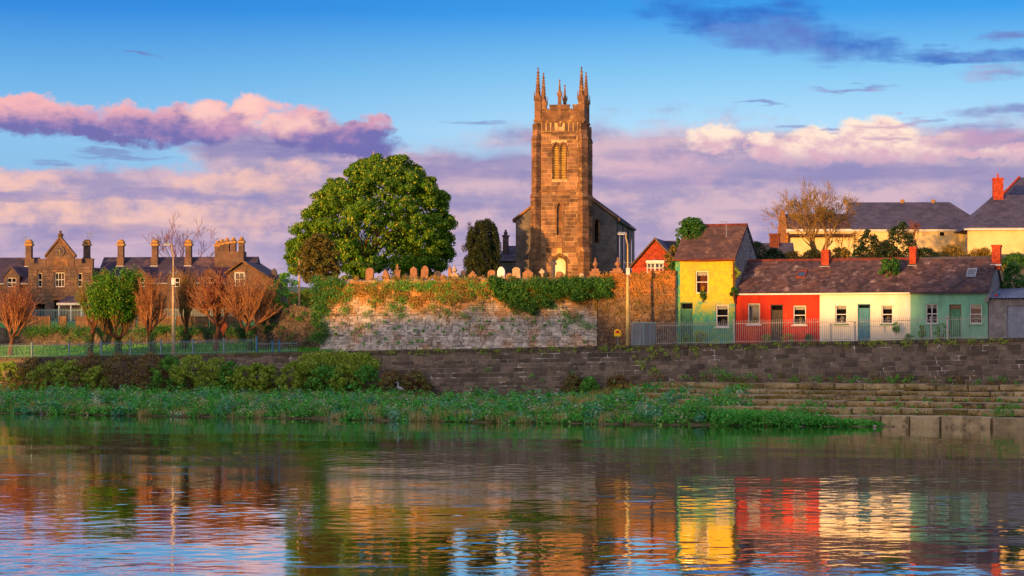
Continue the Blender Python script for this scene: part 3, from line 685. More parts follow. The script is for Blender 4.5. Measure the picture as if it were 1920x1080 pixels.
# ------------------------------------------------------------------ quay wall and stone embankment
slope = math.atan(.0212)
qw = thing('quay_wall', 'long dark grey coursed stone quay wall running along the river below the street', 'wall', (*Q.w(0, 0), 4.98), Q.rz)
qw.rotation_euler = (0, -slope, Q.rz)
MB().box(-80, 60, .025, .7, -5.2, -.245).build('wall_core', m_mortar, qw)
blk = unit_block('stone', m_quay, .05)
rects = courses(-30, 58, -4.3, -.24, .28, .42, .45, 1.15, seed=5)
rects.sort(key=lambda r: (r[2] < -3.0 or r[0] > 40, -(r[0] + r[1])))
lay_blocks(qw, rects, blk, 0, .3, .034, .03, 'stone', 300, m_quayc)
mbq = MB()
for (a, b, c, d) in courses(-80, -30, -3.2, -.24, .30, .44, .5, 1.35, seed=6): mbq.box(a + .02, b - .02, -random.uniform(0, .035), .3, c + .02, d - .02)
mbq.build('distant_stones', m_quayc, qw, kind='stuff')
cblk = unit_block('coping_stone', m_coping, .02)
x = -80
while x < 60:
    w = random.uniform(1.1, 1.9); link('coping_stone', cblk, qw, None, (x + w / 2, .3, -.12 + random.uniform(-.01, .01)), (w - .015, .78, .24)); x += w
em = thing('stone_embankment', 'tan stepped stone embankment at the water below the quay wall on the right', 'embankment', (*Q.w(0, 0), 0), Q.rz)
sblk = unit_block('step_stone', m_step, .025)
zz = -.35
for i, (h, v0) in enumerate([(1.05, -13.7), (.40, -11.4), (.37, -9.0), (.30, -6.6), (.30, -4.2), (.42, -1.9)]):
    x = 10 + .7 * i - 2 * (i > 3)
    while x < 60:
        w = random.uniform(1.5, 3.6); link('step_stone', sblk, em, None, (x + w / 2, v0 + 1.35 + random.uniform(-.12, .16), zz + h / 2 + random.uniform(-.05, .03)), (w - random.uniform(.01, .06), 2.7, h - .02), (random.uniform(-.02, .02), random.uniform(-.012, .012), random.uniform(-.03, .03))); x += w
    MB().box(11.5 + .7 * i - 2 * (i > 3), 60, v0 + .14, v0 + 2.4, zz, zz + h - .07).build('core', m_earth, em)
    zz += h
MB().box(13, 60, -.3, .015, -.6, zz - .03).build('embankment_core', m_earth, em)

# ------------------------------------------------------------------ churchyard walls
g0, g1 = Q.lx(600, 4.6), Q.lx(1120, 4.6); gz = 10.36
gw = thing('churchyard_wall', 'tall pale rubble retaining wall under the gravestones, overgrown with weeds', 'wall', (*Q.w(0, 4.6), 0), Q.rz)
MB().box(g0, g1 - .02, .12, 1.1, 3.5, gz - .1).box(g0, g0 + .9, 1.1, 16, 3.5, gz - .12).build('wall_core', m_rubcore, gw)
def gtop(x): return gz + .08 * math.sin(x * .9) + .06 * math.sin(x * 2.3)
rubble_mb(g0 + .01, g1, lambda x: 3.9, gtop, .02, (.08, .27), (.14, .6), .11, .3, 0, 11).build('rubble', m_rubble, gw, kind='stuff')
mbs = MB()                                                      # the return face at its left end
for (a, b, c, d) in courses(0, 15, 4.0, gz, .14, .26, .2, .5, seed=14): p = random.uniform(0, .06); mbs.box(g0 - p, g0 + .3, a + .12, b + .1, c + .01, d - .01, .015)
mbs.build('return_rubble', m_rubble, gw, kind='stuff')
for i in range(13):                                              # coping stones that can be told apart
    xa = g0 + .2 + (g1 - g0 - .4) * i / 13; MB().box(xa, xa + (g1 - g0) / 13 - .1, -.04, 1.0, gz - .06 + .05 * math.sin(i * 2.1), gz + .1 + .05 * math.sin(i * 2.1), .02).build('coping_stone', m_rubcore, gw)
h0, h1 = Q.lx(1121, 4.1), Q.lx(1266, 4.1)
hw = thing('orange_lichen_wall', 'brown rubble wall with orange lichen between churchyard and yellow house', 'wall', (*Q.w(0, 4.1), 0), Q.rz)
MB().box(h0, h1, .12, 1.6, 3.5, gz + .25).build('wall_core', m_rubcore, hw)
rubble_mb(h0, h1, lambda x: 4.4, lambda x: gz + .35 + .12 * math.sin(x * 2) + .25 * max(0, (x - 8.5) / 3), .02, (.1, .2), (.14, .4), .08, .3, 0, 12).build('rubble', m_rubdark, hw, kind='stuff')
# lower dark wall left of the churchyard corner
lw0, lw1 = Q.lx(482, 7.5), Q.lx(602, 7.5)
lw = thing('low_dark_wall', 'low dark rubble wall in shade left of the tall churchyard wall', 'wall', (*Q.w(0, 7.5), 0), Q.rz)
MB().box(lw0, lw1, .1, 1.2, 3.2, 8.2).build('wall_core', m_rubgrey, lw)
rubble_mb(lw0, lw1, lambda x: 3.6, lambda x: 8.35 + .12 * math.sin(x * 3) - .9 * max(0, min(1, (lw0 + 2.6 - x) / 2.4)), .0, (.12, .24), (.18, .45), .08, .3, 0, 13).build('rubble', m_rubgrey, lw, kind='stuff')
bw0, bw1 = Q.lx(540, 22), Q.lx(606, 22)
bw = thing('back_lane_wall', 'short sunlit orange wall behind the thin pale pole', 'wall', (*Q.w(0, 22), 0), Q.rz)
MB().box(bw0, bw1, .1, .6, 6, 9.6).build('wall_core', m_rubcore, bw)
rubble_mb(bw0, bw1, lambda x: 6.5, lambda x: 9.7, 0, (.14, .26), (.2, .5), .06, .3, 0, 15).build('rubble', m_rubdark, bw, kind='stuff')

# ------------------------------------------------------------------ church
CH = Frame((wx(1049, 195), 195), R(-8))
cz0 = 10.55
ch = thing('church', 'brown stone church with tall battlemented tower and pinnacles behind the gravestones', 'church', (CH.O.x, CH.O.y, 0), CH.rz)
def cz(py): return wz(py, 195)
HWT, TB = 2.2, .72
zs1, zs2, zs3, zcor, zmer, zcre = cz(463), cz(358), cz(248), cz(225), cz(196), cz(206)
def half_arch(hw, zs, rise, n):
    """right half of a pointed arch from the springing up to the apex"""
    return [(-hw + 2 * hw * math.cos(math.pi / 3 * i / n), zs + rise / .866 * math.sin(math.pi / 3 * i / n)) for i in range(n + 1)]
def arch_pts(cx, hw, z0, zs, rise, n=7):
    """pointed-arch outline, counter-clockwise seen from the front"""
    h = half_arch(hw, zs, rise, n)
    return [(cx - hw, z0), (cx + hw, z0)] + [(cx + x, z) for x, z in h] + [(cx - x, z) for x, z in reversed(h[:-1])]
def arch_ring(mb, cx, hw, z0, zs, rise, wd, y0, y1, jambs=True, n=8):
    a, b = half_arch(hw, zs, rise, n), half_arch(hw + wd, zs, rise + wd * 1.4, n)
    A = [(x, z) for x, z in a] + [(-x, z) for x, z in reversed(a[:-1])]; B = [(x, z) for x, z in b] + [(-x, z) for x, z in reversed(b[:-1])]
    if jambs: A = [(hw, z0)] + A + [(-hw, z0)]; B = [(hw + wd, z0)] + B + [(-hw - wd, z0)]
    for i in range(len(A) - 1):
        p, q, r, s = A[i], A[i + 1], B[i + 1], B[i]
        mb.hexa([(cx + p[0], y0, p[1]), (cx + s[0], y0, s[1]), (cx + s[0], y1, s[1]), (cx + p[0], y1, p[1]), (cx + q[0], y0, q[1]), (cx + r[0], y0, r[1]), (cx + r[0], y1, r[1]), (cx + q[0], y1, q[1])])
    return mb
# openings on the front face
bell = [(-.32, .34), (.32, .34)]                      # paired belfry lights
zb0, zb1 = cz(336), cz(283); zl0, zl1 = cz(441), cz(390); zd0, zd1 = cz0, cz(494)
ops = [(-.68, .68, zb0, zb1 + .75), (-.34, .34, zl0, zl1 + .5), (-.72, .72, zd0, zd1 + .66)]
facade_mb(-HWT, HWT, cz0 - .5, zcor, ops, .5, y=.02).build('tower_front', m_churchj, ch)
mb = MB(); D = 2 * HWT
mb.box(-HWT, -HWT + .5, .525, D, cz0 - .5, zcor - .01).box(HWT - .5, HWT - .005, .525, D, cz0 - .5, zcor - .01).box(-HWT + .5, HWT - .5, D - .5, D, cz0 - .5, zcor - .01).box(-HWT + .5, HWT - .5, .6, D - .5, zcor - .6, zcor - .02)
mb.build('tower_body', m_churchm, ch)
cblock = unit_block('stone', m_church, .03)
xin = HWT - .53
for (a, b, sd_) in ((cz0, zs1, 21), (zs1, zs2, 22), (zs2, zs3, 23)):
    hh = (.24, .44) if sd_ < 23 else (.3, .46)
    lay_blocks(ch, courses(-xin, xin, a + .06, b - .06, *hh, .38, .95, ops, sd_), cblock, 0, .1, .03, .022, 'stone')
sblocks = unit_block('side_stone', m_church, .03)        # right flank of the tower
for (a, b, c, d) in courses(.55, D - .55, cz0 + 1, zs3, .4, .55, .6, 1.1, seed=27): link('stone', sblocks, ch, None, (HWT - .03, (a + b) / 2, (c + d) / 2), (b - a - .03, .1, d - c - .03), (0, 0, R(90)))
for k, (cx, hw) in enumerate(bell):                       # louvred belfry
    arch_ring(MB(), cx, .235, zb0 + .01, zb1, .62, .075, -.02, .3).build('belfry_arch', m_churchd, ch)
    lv = MB(); z = zb0 + .06
    while z < zb1 + .52:
        w = .235 if z < zb1 else .235 * max(.04, 1 - ((z - zb1) / .62) ** 1.6)
        lv.hexa([(cx - w, .10, z), (cx + w, .10, z), (cx + w, .26, z + .10), (cx - w, .26, z + .10), (cx - w, .10, z + .035), (cx + w, .10, z + .035), (cx + w, .26, z + .135), (cx - w, .26, z + .135)]); z += .155
    lv.build('louvre', m_louvre, ch)
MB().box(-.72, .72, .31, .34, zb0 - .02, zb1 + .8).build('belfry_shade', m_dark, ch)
sp_ = MB()                                                 # spandrel filling round the paired arches
for cx in (-.32, .32):
    pass
sp_.prism([(-.68, zb1 + .02), (-.60, zb1 + .02), (-.54, zb1 + .32), (-.32, zb1 + .70), (-.10, zb1 + .32), (0, zb1 + .06), (.10, zb1 + .32), (.32, zb1 + .70), (.54, zb1 + .32), (.60, zb1 + .02), (.68, zb1 + .02), (.68, zb1 + .76), (-.68, zb1 + .76)], .005, .2)
sp_.build('spandrel', m_churchd, ch)
hm = MB(); arch_ring(hm, -.32, .33, 0, zb1, .74, .08, -.10, .02, False); arch_ring(hm, .32, .33, 0, zb1, .74, .08, -.105, .02, False); hm.box(-.80, -.62, -.1, .02, zb1 - .1, zb1); hm.box(.62, .80, -.1, .02, zb1 - .1, zb1)
hm.build('hood_mould', m_churchd, ch)
arch_ring(MB(), 0, .24, zl0, zl1, .42, .10, -.03, .26).build('lancet_arch', m_churchd, ch)
arch_ring(MB(), 0, .40, 0, zl1 - .05, .60, .09, -.11, .02, False).build('hood_mould', m_churchd, ch)
MB().prism(arch_pts(0, .25, zl0, zl1, .43), .22, .25).build('lancet_panel', m_churchd, ch)
arch_ring(MB(), 0, .56, zd0, zd1, .56, .16, -.05, .3).build('door_arch', m_churchd, ch)
arch_ring(MB(), 0, .78, 0, zd1, .82, .10, -.13, .02, False).build('hood_mould', m_churchd, ch)
MB().prism(arch_pts(0, .57, zd0, zd1, .57), .2, .26).build('church_door', m_limewash, ch)
for (w, z, hgt, pr) in ((HWT, zs1, .16, .09), (HWT, zs2, .18, .10), (HWT, zs3, .16, .09)):
    MB().box(-w - .02, w + .02, -pr, D + pr, z - hgt / 2, z + hgt / 2).build('string_course', m_churchd, ch)
MB().box(-.22, .22, -.05, .05, zs1 - 1.05, zs1 - .1).build('niche_panel', m_louvre, ch)
MB().box(-.26, .26, -.04, .05, zs1 + .1, zl0 - .02).build('apron_stone', m_churchd, ch)
for i in range(3):                                        # blind arcade below the cornice
    for s in (-1, 1):
        cx = s * (.62 + .42 * i); MB().prism(arch_pts(cx, .15, zs3 + .12, zcor - .36, .14, 4), -.02, .04).build('blind_arch', m_churchm, ch)
# diagonal buttresses
for sx, sy, by in ((-1, -1, 0), (1, -1, 0), (1, 1, D), (-1, 1, D)):
    ang = math.atan2(sy, sx); m = Matrix.Translation((sx * HWT, by, 0)) @ Matrix.Rotation(ang, 4, 'Z')
    def slab(p0, z0, z1, p1=None, grow=0.0):
        p1 = p0 if p1 is None else p1; tb = TB / 2 + grow
        q0 = [(-.6, -tb), (p0 + .12, -tb), (p0 + .12, tb), (-.6, tb)]; q1 = [(-.6, -TB / 2), (p1 + .12, -TB / 2 + .03 * (p1 != p0)), (p1 + .12, TB / 2 - .03 * (p1 != p0)), (-.6, TB / 2)] if p1 != p0 else q0
        return MB().hexa([m @ Vector((a, b, z0)) for a, b in q0] + [m @ Vector((a, b, z1)) for a, b in q1])
    for (p0, z0, z1, cap) in ((.36, cz0 - .6, cz(474), .2), (.2, cz(472) + .4, cz(370), .08), (.08, cz(368) + .4, cz(262), -.02), (-.03, cz(260) + .4, zcor - .26, None)):
        z = z0
        while z < z1 - .05:
            h = min(z1, z + random.uniform(.34, .52)); h = z1 if z1 - h < .2 else h
            slab(p0 + random.uniform(-.012, .012), z, h - .022).build('buttress_stone', m_churchd, ch); z = h
        if cap is not None: slab(p0 + .06, z1, z1 + .5, cap, .03).build('buttress_weathering', m_churchd, ch)
# cornice, battlements, pinnacles
MB().box(-HWT - .17, HWT + .17, -.17, D + .17, zcor - .13, zcor + .07).box(-HWT - .09, HWT + .09, -.09, D + .09, zcor - .24, zcor - .13).build('cornice', m_churchd, ch)
def parapet(ax):
    p = MB(); L = HWT - .1
    def bx(a, b, z0, z1, t=.3):
        if ax == 0: p.box(a, b, 0, t, z0, z1)
        if ax == 1: p.box(HWT - t, HWT, a + HWT, b + HWT, z0, z1)
        if ax == 2: p.box(-HWT, -HWT + t, a + HWT, b + HWT, z0, z1)
        if ax == 3: p.box(a, b, D - t, D, z0, z1)
    lim = L if ax in (0, 3) else L - .35
    bx(-lim, lim, zcor + .07, zcre)
    for (a, b) in ((-lim, -1.22), (-.92, -.18 + .02), (.16, .92), (1.22, lim)):
        bx(a, b, zcre, zmer - .09, .298); bx(a - .04, b + .04, zmer - .09, zmer, .34)
        bx(a + .1 * (a < 0) - .0, b, zcre - .05, zcre + .04, .31)
    for a, b in ((-1.22, -.92), (.92, 1.22)): bx(a - .1, b - .12, zcre, zcre + .14, .29)
    p.build('battlement', m_churchd, ch)
for ax in range(4): parapet(ax)
def pinnacle(x, y, zb, zsh, ztip, w, small=False):
    p = MB(); p.box(x - w, x + w, y - w, y + w, zb, zsh)
    p.box(x - w - .04, x + w + .04, y - w - .04, y + w + .04, zsh - .1, zsh)
    for (dx, dy) in ((0, -1), (0, 1), (1, 0), (-1, 0)):      # gablets
        if dx == 0: p.prism([(x - w - .06, zsh), (x + w + .06, zsh), (x, zsh + w * 2.6)], y + dy * (w + .05) - .03, y + dy * (w + .05) + .03)
        else: p.prismx([(y - w - .06, zsh), (y + w + .06, zsh), (y, zsh + w * 2.6)], x + dx * (w + .05) - .03, x + dx * (w + .05) + .03)
    pin = p.build('pinnacle', m_churchd, ch)
    s = MB(); s.lathe([(w * 1.15, zsh - .01), (w * .85, zsh + w * 1.6), (.05, ztip - .22), (.10, ztip - .16), (.03, ztip - .1), (.0, ztip)], (x, y, 0), 8)
    s.build('spirelet', m_churchd, pin)
    if not small:
        k = MB(); n = 7
        for i in range(n):
            t = (i + 1) / (n + 1); z = zsh + w * 1.6 + (ztip - .3 - zsh - w * 1.6) * t; r = w * .85 * (1 - t) + .05 * t
            for a in range(4): q = math.pi / 4 + a * math.pi / 2; cx, cy = x + (r + .03) * math.cos(q), y + (r + .03) * math.sin(q); k.box(cx - .045, cx + .045, cy - .045, cy + .045, z, z + .08)
        k.build('crockets', m_churchd, pin, kind='stuff')
pw = .29
for (x, y) in ((-HWT + .2, .2), (HWT - .2, .2), (-HWT + .2, D - .2), (HWT - .2, D - .2)): pinnacle(x, y, zcor + .07, cz(186), cz(123.5), pw)
for (x, y, s) in ((0, .12, 1), (0, D - .12, 1)): pinnacle(x, y, zcor - .1, cz(178), cz(147), .15, True)
MB().prism([(-.2, zcor - .2), (-.12, zcor - .62), (.12, zcor - .62), (.2, zcor - .2)], -.16, .02).build('corbel', m_churchd, ch)
# nave
NY = D - .1; nf = CH.sub(0, NY)
nl, nr = nf.lx(967), nf.lx(1156); nw = (nr - nl); ncx = (nl + nr) / 2; NL = 19.0
ne = nf.z(412, nr); nap = ne + 3.6
w0 = (ncx + nw * .36, zl0)
nops = [(1.05 + HWT, 1.75 + HWT, nf.z(456, nr), nf.z(425, nr) + .5)]
nops = [(nf.lx(1113), nf.lx(1125), nf.z(455, nr), nf.z(409, nr))]
facade_mb(nl, nr, cz0 - .4, ne, nops, .5, y=NY).build('nave_front', m_nave, ch)
MB().prism([(nl, ne), (nr, ne), (ncx, nap)], NY, NY + .5).build('nave_gable', m_nave, ch)
mbn = MB()
for (a, b, c, d) in courses(nl, nr, cz0, ne, .28, .45, .5, 1.1, nops, 31): mbn.box(a + .012, b - .012, NY - .03 - random.uniform(0, .02), NY + .1, c + .012, d - .012)
mbn.build('nave_stones', m_nave, ch, kind='stuff')
a, b, c, d = nops[0]; mx_ = (a + b) / 2
arch_ring(MB(), mx_, (b - a) / 2 - .1, c, d - .55, .5, .1, NY - .08, NY + .3).build('nave_window_arch', m_churchd, ch)
wn = MB().prism(arch_pts(mx_, (b - a) / 2 - .1, c, d - .55, .5), NY + .25, NY + .28).build('nave_window', m_dark, ch)
MB().quad((a + .05, NY + .2, c), (b - .05, NY + .2, c), (b - .05, NY + .2, d - .3), (a + .05, NY + .2, d - .3)).build('pane', m_glass, wn)
sops = [(2.0 + 4.4 * i, 3.0 + 4.4 * i) for i in range(4)]
mbs = MB(); mbs.box(nr - .5, nr - .01, NY + .505, NY + NL, cz0 - .4, ne - .01); mbs.box(nl + .01, nl + .5, NY + .505, NY + NL, cz0 - .4, ne - .01); mbs.box(nl + .5, nr - .5, NY + NL - .4, NY + NL, cz0 - .4, ne)
mbs.build('nave_sides', m_nave, ch)
for (a, b) in sops:
    m_ = (a + b) / 2 + NY; sw = MB().prismx([(m_ - .5, cz0 + 1.6), (m_ + .5, cz0 + 1.6), (m_ + .5, ne - 1.7), (m_ + .3, ne - 1.0), (m_, ne - .7), (m_ - .3, ne - 1.0), (m_ - .5, ne - 1.7)], nr - .02, nr + .05).build('nave_window', m_churchd, ch)
    MB().prismx([(m_ - .38, cz0 + 1.75), (m_ + .38, cz0 + 1.75), (m_ + .38, ne - 1.75), (m_, ne - .95), (m_ - .38, ne - 1.75)], nr + .04, nr + .06).build('pane', m_glass, sw)
for y in (NY + .3, NY + 6, NY + 12, NY + NL - .3): MB().tube([(nr + .08, y, cz0), (nr + .08, y, ne - .15)], .06, 6).build('drainpipe', m_graved, ch)
MB().box(nr - .02, nr + .28, NY - .1, NY + NL, ne - .16, ne + .02).box(nl - .28, nl + .02, NY - .1, NY + NL, ne - .16, ne + .02).build('eaves_gutter', m_graved, ch)
slates(ch, (nr + .3, NY - .12, ne), (nr + .3, NY + NL, ne), (ncx, NY - .12, nap + .12), (ncx, NY + NL, nap + .12), m_slateb, .4, .32, name='nave_slates')
slates(ch, (nl - .3, NY + NL, ne), (nl - .3, NY - .12, ne), (ncx, NY + NL, nap + .12), (ncx, NY - .12, nap + .12), m_slateb, .4, .32, name='nave_slates')
MB().prism([(nl - .28, ne - .06), (nr + .28, ne - .06), (ncx, nap + .08)], NY + .31, NY + NL - .02).build('roof_boards', m_graved, ch)
cp = MB()
for s in (-1, 1):
    xe = nr + .3 if s > 0 else nl - .3
    cp.hexa([(xe, NY - .14, ne - .1), (ncx, NY - .14, nap), (ncx, NY + .3, nap), (xe, NY + .3, ne - .1), (xe, NY - .14, ne + .12), (ncx, NY - .14, nap + .25), (ncx, NY + .3, nap + .25), (xe, NY + .3, ne + .12)])
cp.build('gable_coping', m_churchd, ch)
# vestry-like house left of the church
vf = Frame((wx(935, 207), 207), R(-8)); vw = vf.lx(972)
vs_ = thing('sexton_house', 'small grey slated house with a statue-topped chimney left of the church', 'house', (vf.O.x, vf.O.y, 0), vf.rz)
ve, vr = vf.z(490, 1), vf.z(461, 1, 2)
MB().box(0, vw, .2, 4.4, cz0 - .5, ve).build('wall', m_nave, vs_)
slates(vs_, (-.2, 0, ve), (vw + .3, 0, ve), (.3, 2.4, vr), (vw + .3, 2.4, vr), m_slateb, .35, .28)
MB().hexa([(-.2, .05, ve - .1), (vw, .05, ve - .1), (vw, 4.6, ve - .1), (-.2, 4.6, ve - .1), (.3, 2.3, vr - .03), (vw, 2.3, vr - .03), (vw, 2.5, vr - .03), (.3, 2.5, vr - .03)]).build('roof', m_graved, vs_)
x = vf.lx(945); MB().box(x - .26, x + .26, .9, 1.4, ve, vf.z(443, x)).box(x - .34, x + .34, .82, 1.48, vf.z(443, x), vf.z(440, x)).build('chimney', m_graved, vs_)
MB().lathe([(.22, 0), (.16, .1), (.2, .25), (.1, .36), (.13, .45), (.03, .56)], (x, 1.15, vf.z(440, x)), 10).build('chimney_finial', m_graved, vs_)
MB().lathe([(.5, 0), (.5, .15), (.46, .6), (.3, .9), (0, 1.0)], (.1, -.3, cz0 + .2), 12).build('water_butt', m_graved, vs_)

# ------------------------------------------------------------------ gravestones along the wall
def stone_shape(kind, w, h):
    a = w / 2
    if kind == 'round': return [(-a, 0), (a, 0), (a, h - a * .7)] + [(a * math.cos(t), h - a * .7 + a * .7 * math.sin(t)) for t in [math.pi * i / 10 for i in range(1, 10)]] + [(-a, h - a * .7)]
    if kind == 'gable': return [(-a, 0), (a, 0), (a, h - a * .75), (0, h), (-a, h - a * .75)]
    if kind == 'lancet': return [(-a, 0), (a, 0), (a, h - a * 1.1), (a * .72, h - a * .5), (a * .35, h - a * .12), (0, h), (-a * .35, h - a * .12), (-a * .72, h - a * .5), (-a, h - a * 1.1)]
    if kind == 'ogee': return [(-a, 0), (a, 0), (a, h * .62), (a * .72, h * .68), (a * .55, h * .84), (a * .2, h * .9), (0, h), (-a * .2, h * .9), (-a * .55, h * .84), (-a * .72, h * .68), (-a, h * .62)]
    if kind == 'step': return [(-a, 0), (a, 0), (a, h * .7), (a * .55, h * .7), (a * .5, h * .86), (a * .2, h * .88), (a * .18, h), (-a * .18, h), (-a * .2, h * .88), (-a * .5, h * .86), (-a * .55, h * .7), (-a, h * .7)]
    if kind == 'obelisk': return [(-a, 0), (a, 0), (a * .62, h * .84), (0, h), (-a * .62, h * .84)]
    return [(-a, 0), (a, 0), (a, h), (-a, h)]
def grave(px, ytop, wpx, kind, m, label, v=6.4, lean=0.0, turn=0.0):
    u = Q.lx(px, v); p = Q.w(u, v); s = p.y / F; zb = 10.08 + .03 * max(0, v - 6); zt = wz(ytop, p.y); h = zt - zb; w = wpx * s
    t = thing('gravestone', label, 'gravestone', (p.x, p.y, zb), Q.rz + turn, 'gravestones along the churchyard wall'); t.rotation_euler = (random.gauss(0, .03), lean + random.gauss(0, .035), Q.rz + turn + random.gauss(0, .16))
    MB().box(-w * .62, w * .62, -.2, .2, -.1, .14).build('base', m, t)
    if kind == 'urn':
        a = w / 2
        MB().box(-a, a, -a * .8, a * .8, .14, h * .40).box(-a * 1.15, a * 1.15, -a * .92, a * .92, h * .40, h * .46).box(-a * .7, a * .7, -a * .6, a * .6, h * .46, h * .56).build('pedestal', m, t)
        r = a * .55; H = h - h * .56
        MB().lathe([(r * .5, 0), (r * .4, H * .12), (r * .95, H * .32), (r, H * .48), (r * .55, H * .6), (r * .3, H * .7), (r * .42, H * .8), (r * .12, H)], (0, 0, h * .56), 12).build('urn', m, t)
    elif kind == 'tallurn':
        a = w / 2
        MB().box(-a, a, -a, a, .14, h * .62).box(-a * 1.25, a * 1.25, -a * 1.25, a * 1.25, h * .62, h * .68).build('pedestal', m, t)
        MB().lathe([(a * .6, 0), (a * .35, h * .05), (a * .75, h * .14), (a * .3, h * .2), (a * .4, h * .25), (a * .05, h * .32)], (0, 0, h * .68), 12).build('urn', m, t)
    elif kind == 'celtic':
        a = w / 2; th = .09; q = a * .34; zc = h - a * 1.05
        MB().prism([(-q * 1.3, .14), (q * 1.3, .14), (q, zc - q), (a, zc - q), (a, zc + q), (q, zc + q), (q, h), (-q, h), (-q, zc + q), (-a, zc + q), (-a, zc - q), (-q, zc - q)], -th, th).build('cross', m, t)
        r = MB(); n = 20; r0, r1 = a * .55, a * .78
        for i in range(n):
            t0, t1 = 2 * math.pi * i / n, 2 * math.pi * (i + 1) / n
            r.hexa([(r0 * math.cos(t0), -th * .7, zc + r0 * math.sin(t0)), (r1 * math.cos(t0), -th * .7, zc + r1 * math.sin(t0)), (r1 * math.cos(t0), th * .7, zc + r1 * math.sin(t0)), (r0 * math.cos(t0), th * .7, zc + r0 * math.sin(t0)), (r0 * math.cos(t1), -th * .7, zc + r0 * math.sin(t1)), (r1 * math.cos(t1), -th * .7, zc + r1 * math.sin(t1)), (r1 * math.cos(t1), th * .7, zc + r1 * math.sin(t1)), (r0 * math.cos(t1), th * .7, zc + r0 * math.sin(t1))])
        r.build('ring', m, t)
    else:
        MB().prism([(x, z + .14) for x, z in stone_shape(kind, w, h - .14)], -.09, .09).build('slab', m, t)
        MB().prism([(x * .78, z * .82 + .22) for x, z in stone_shape(kind, w, h - .14)], -.105, -.088).build('inscription_panel', m, t)
for g in [
    (693, 502, 16, 'round', m_grave, 'brown round-topped gravestone in front of the chestnut trunk'),
    (724, 505, 14, 'ogee', m_grave, 'shouldered orange gravestone under the chestnut, just left of the slim urn pedestal'),
    (745, 494, 10, 'tallurn', m_grave, 'slim tall pedestal topped by an urn under the chestnut tree'),
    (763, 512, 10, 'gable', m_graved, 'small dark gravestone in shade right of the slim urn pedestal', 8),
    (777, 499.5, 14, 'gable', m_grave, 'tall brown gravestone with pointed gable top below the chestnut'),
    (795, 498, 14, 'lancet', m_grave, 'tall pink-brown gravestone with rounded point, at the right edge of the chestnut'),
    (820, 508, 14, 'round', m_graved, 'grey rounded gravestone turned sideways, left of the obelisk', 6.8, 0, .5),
    (831, 514, 12, 'ogee', m_grave, 'low brown shouldered gravestone between grey rounded stone and obelisk'),
    (845, 499, 9, 'obelisk', m_grave, 'narrow obelisk gravestone left of the broad urn monument', 7.4),
    (854, 497, 19, 'urn', m_gravel, 'broad low pale monument with urn, left of the yew tree'),
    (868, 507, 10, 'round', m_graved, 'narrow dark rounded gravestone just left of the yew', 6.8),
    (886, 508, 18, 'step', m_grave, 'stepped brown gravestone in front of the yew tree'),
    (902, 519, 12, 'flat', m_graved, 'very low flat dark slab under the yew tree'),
    (922, 506, 16, 'round', m_grave, 'reddish round-topped gravestone left of the white marble one'),
    (940, 500, 15, 'lancet', m_gravew, 'bright white marble gravestone'),
    (956, 512, 15, 'round', m_grave, 'low rounded brown gravestone right of the white marble one'),
    (970, 501, 15, 'round', m_gravel, 'pale round-topped gravestone leaning left beside the church corner', 6.4, -.07),
    (990, 504, 20, 'gable', m_grave, 'wide brown gabled gravestone in front of the tower left buttress'),
    (1018, 504, 11, 'celtic', m_gravel, 'small pale yellow celtic cross in front of the tower'),
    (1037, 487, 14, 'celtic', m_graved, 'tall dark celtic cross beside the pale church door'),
    (1049, 509, 14, 'round', m_grave, 'rounded brown gravestone in front of the pale church door'),
    (1091, 511, 9, 'gable', m_gravel, 'small pale gravestone right of the church door', 7),
    (1117, 483, 19, 'urn', m_grave, 'large brown monument with urn right of the tower, the left of two'),
    (1160, 482, 23, 'urn', m_grave, 'largest brown monument with urn, beside the right street lamp'),
    (1151, 514, 11, 'round', m_gravel, 'small pale rounded gravestone at the foot of the largest urn monument', 5.9)]: grave(*g)

# ------------------------------------------------------------------ the coloured houses on the quay
VF = 4.7
def cottage(px0, px1, m, name, label, wins, dr, dmat, sillm, ez, rz_, half=3.6, framem=m_white, gl=True, gr=True, dframe=None):
    u0, u1 = Q.lx(px0, VF), Q.lx(px1, VF); fr = Q.sub(u0, VF); W = u1 - u0; zb = ztop(u0) - .35
    t = thing(name, label, 'house', (fr.O.x, fr.O.y, 0), Q.rz)
    ops = []
    for wq in wins: a, za = fr.pz(wq[0], wq[2]); b, zb_ = fr.pz(wq[1], wq[3]); ops.append((a, b, zb_, za))
    da, dz = fr.pz(dr[0], dr[2]); db, _ = fr.pz(dr[1], dr[2]); dop = (da, db, zb + .12, dz)
    facade_mb(0, W, zb, ez, ops + [dop], .42).build('wall', m, t)
    for (o, wq) in zip(ops, wins): window(t, *o, 0, wq[4], framem, .075, sillm, wq[5], wq[6], wq[7] if len(wq) > 7 else m_dark)
    door(t, *dop, dmat, 0, dr[3], dframe)
    MB().box(da - .05, db + .05, -.3, .1, zb, zb + .115).build('doorstep', m_coping, t)
    D_ = 2 * half
    mbb = MB().box(.0, .4, .425, D_, zb, ez - .01).box(W - .4, W - .005, .425, D_, zb, ez - .01).box(.4, W - .4, D_ - .4, D_, zb, ez - .01)
    if gl: mbb.prismx([(0.02, ez), (half, rz_ - .06), (D_, ez)], 0, .38)
    if gr: mbb.prismx([(0.02, ez), (half, rz_ - .06), (D_, ez)], W - .38, W - .006)
    mbb.build('side_walls', m_grey, t)
    return t, fr, W, zb
def gut(t, a, b, z, m, nm='gutter', y=-.26): return MB().box(a, b, y, y + .14, z - .1, z + .02).build(nm, m, t)
cez = wz(549.5, Q.w(20, VF).y); crz = wz(487, Q.w(24, VF + 3.6).y)
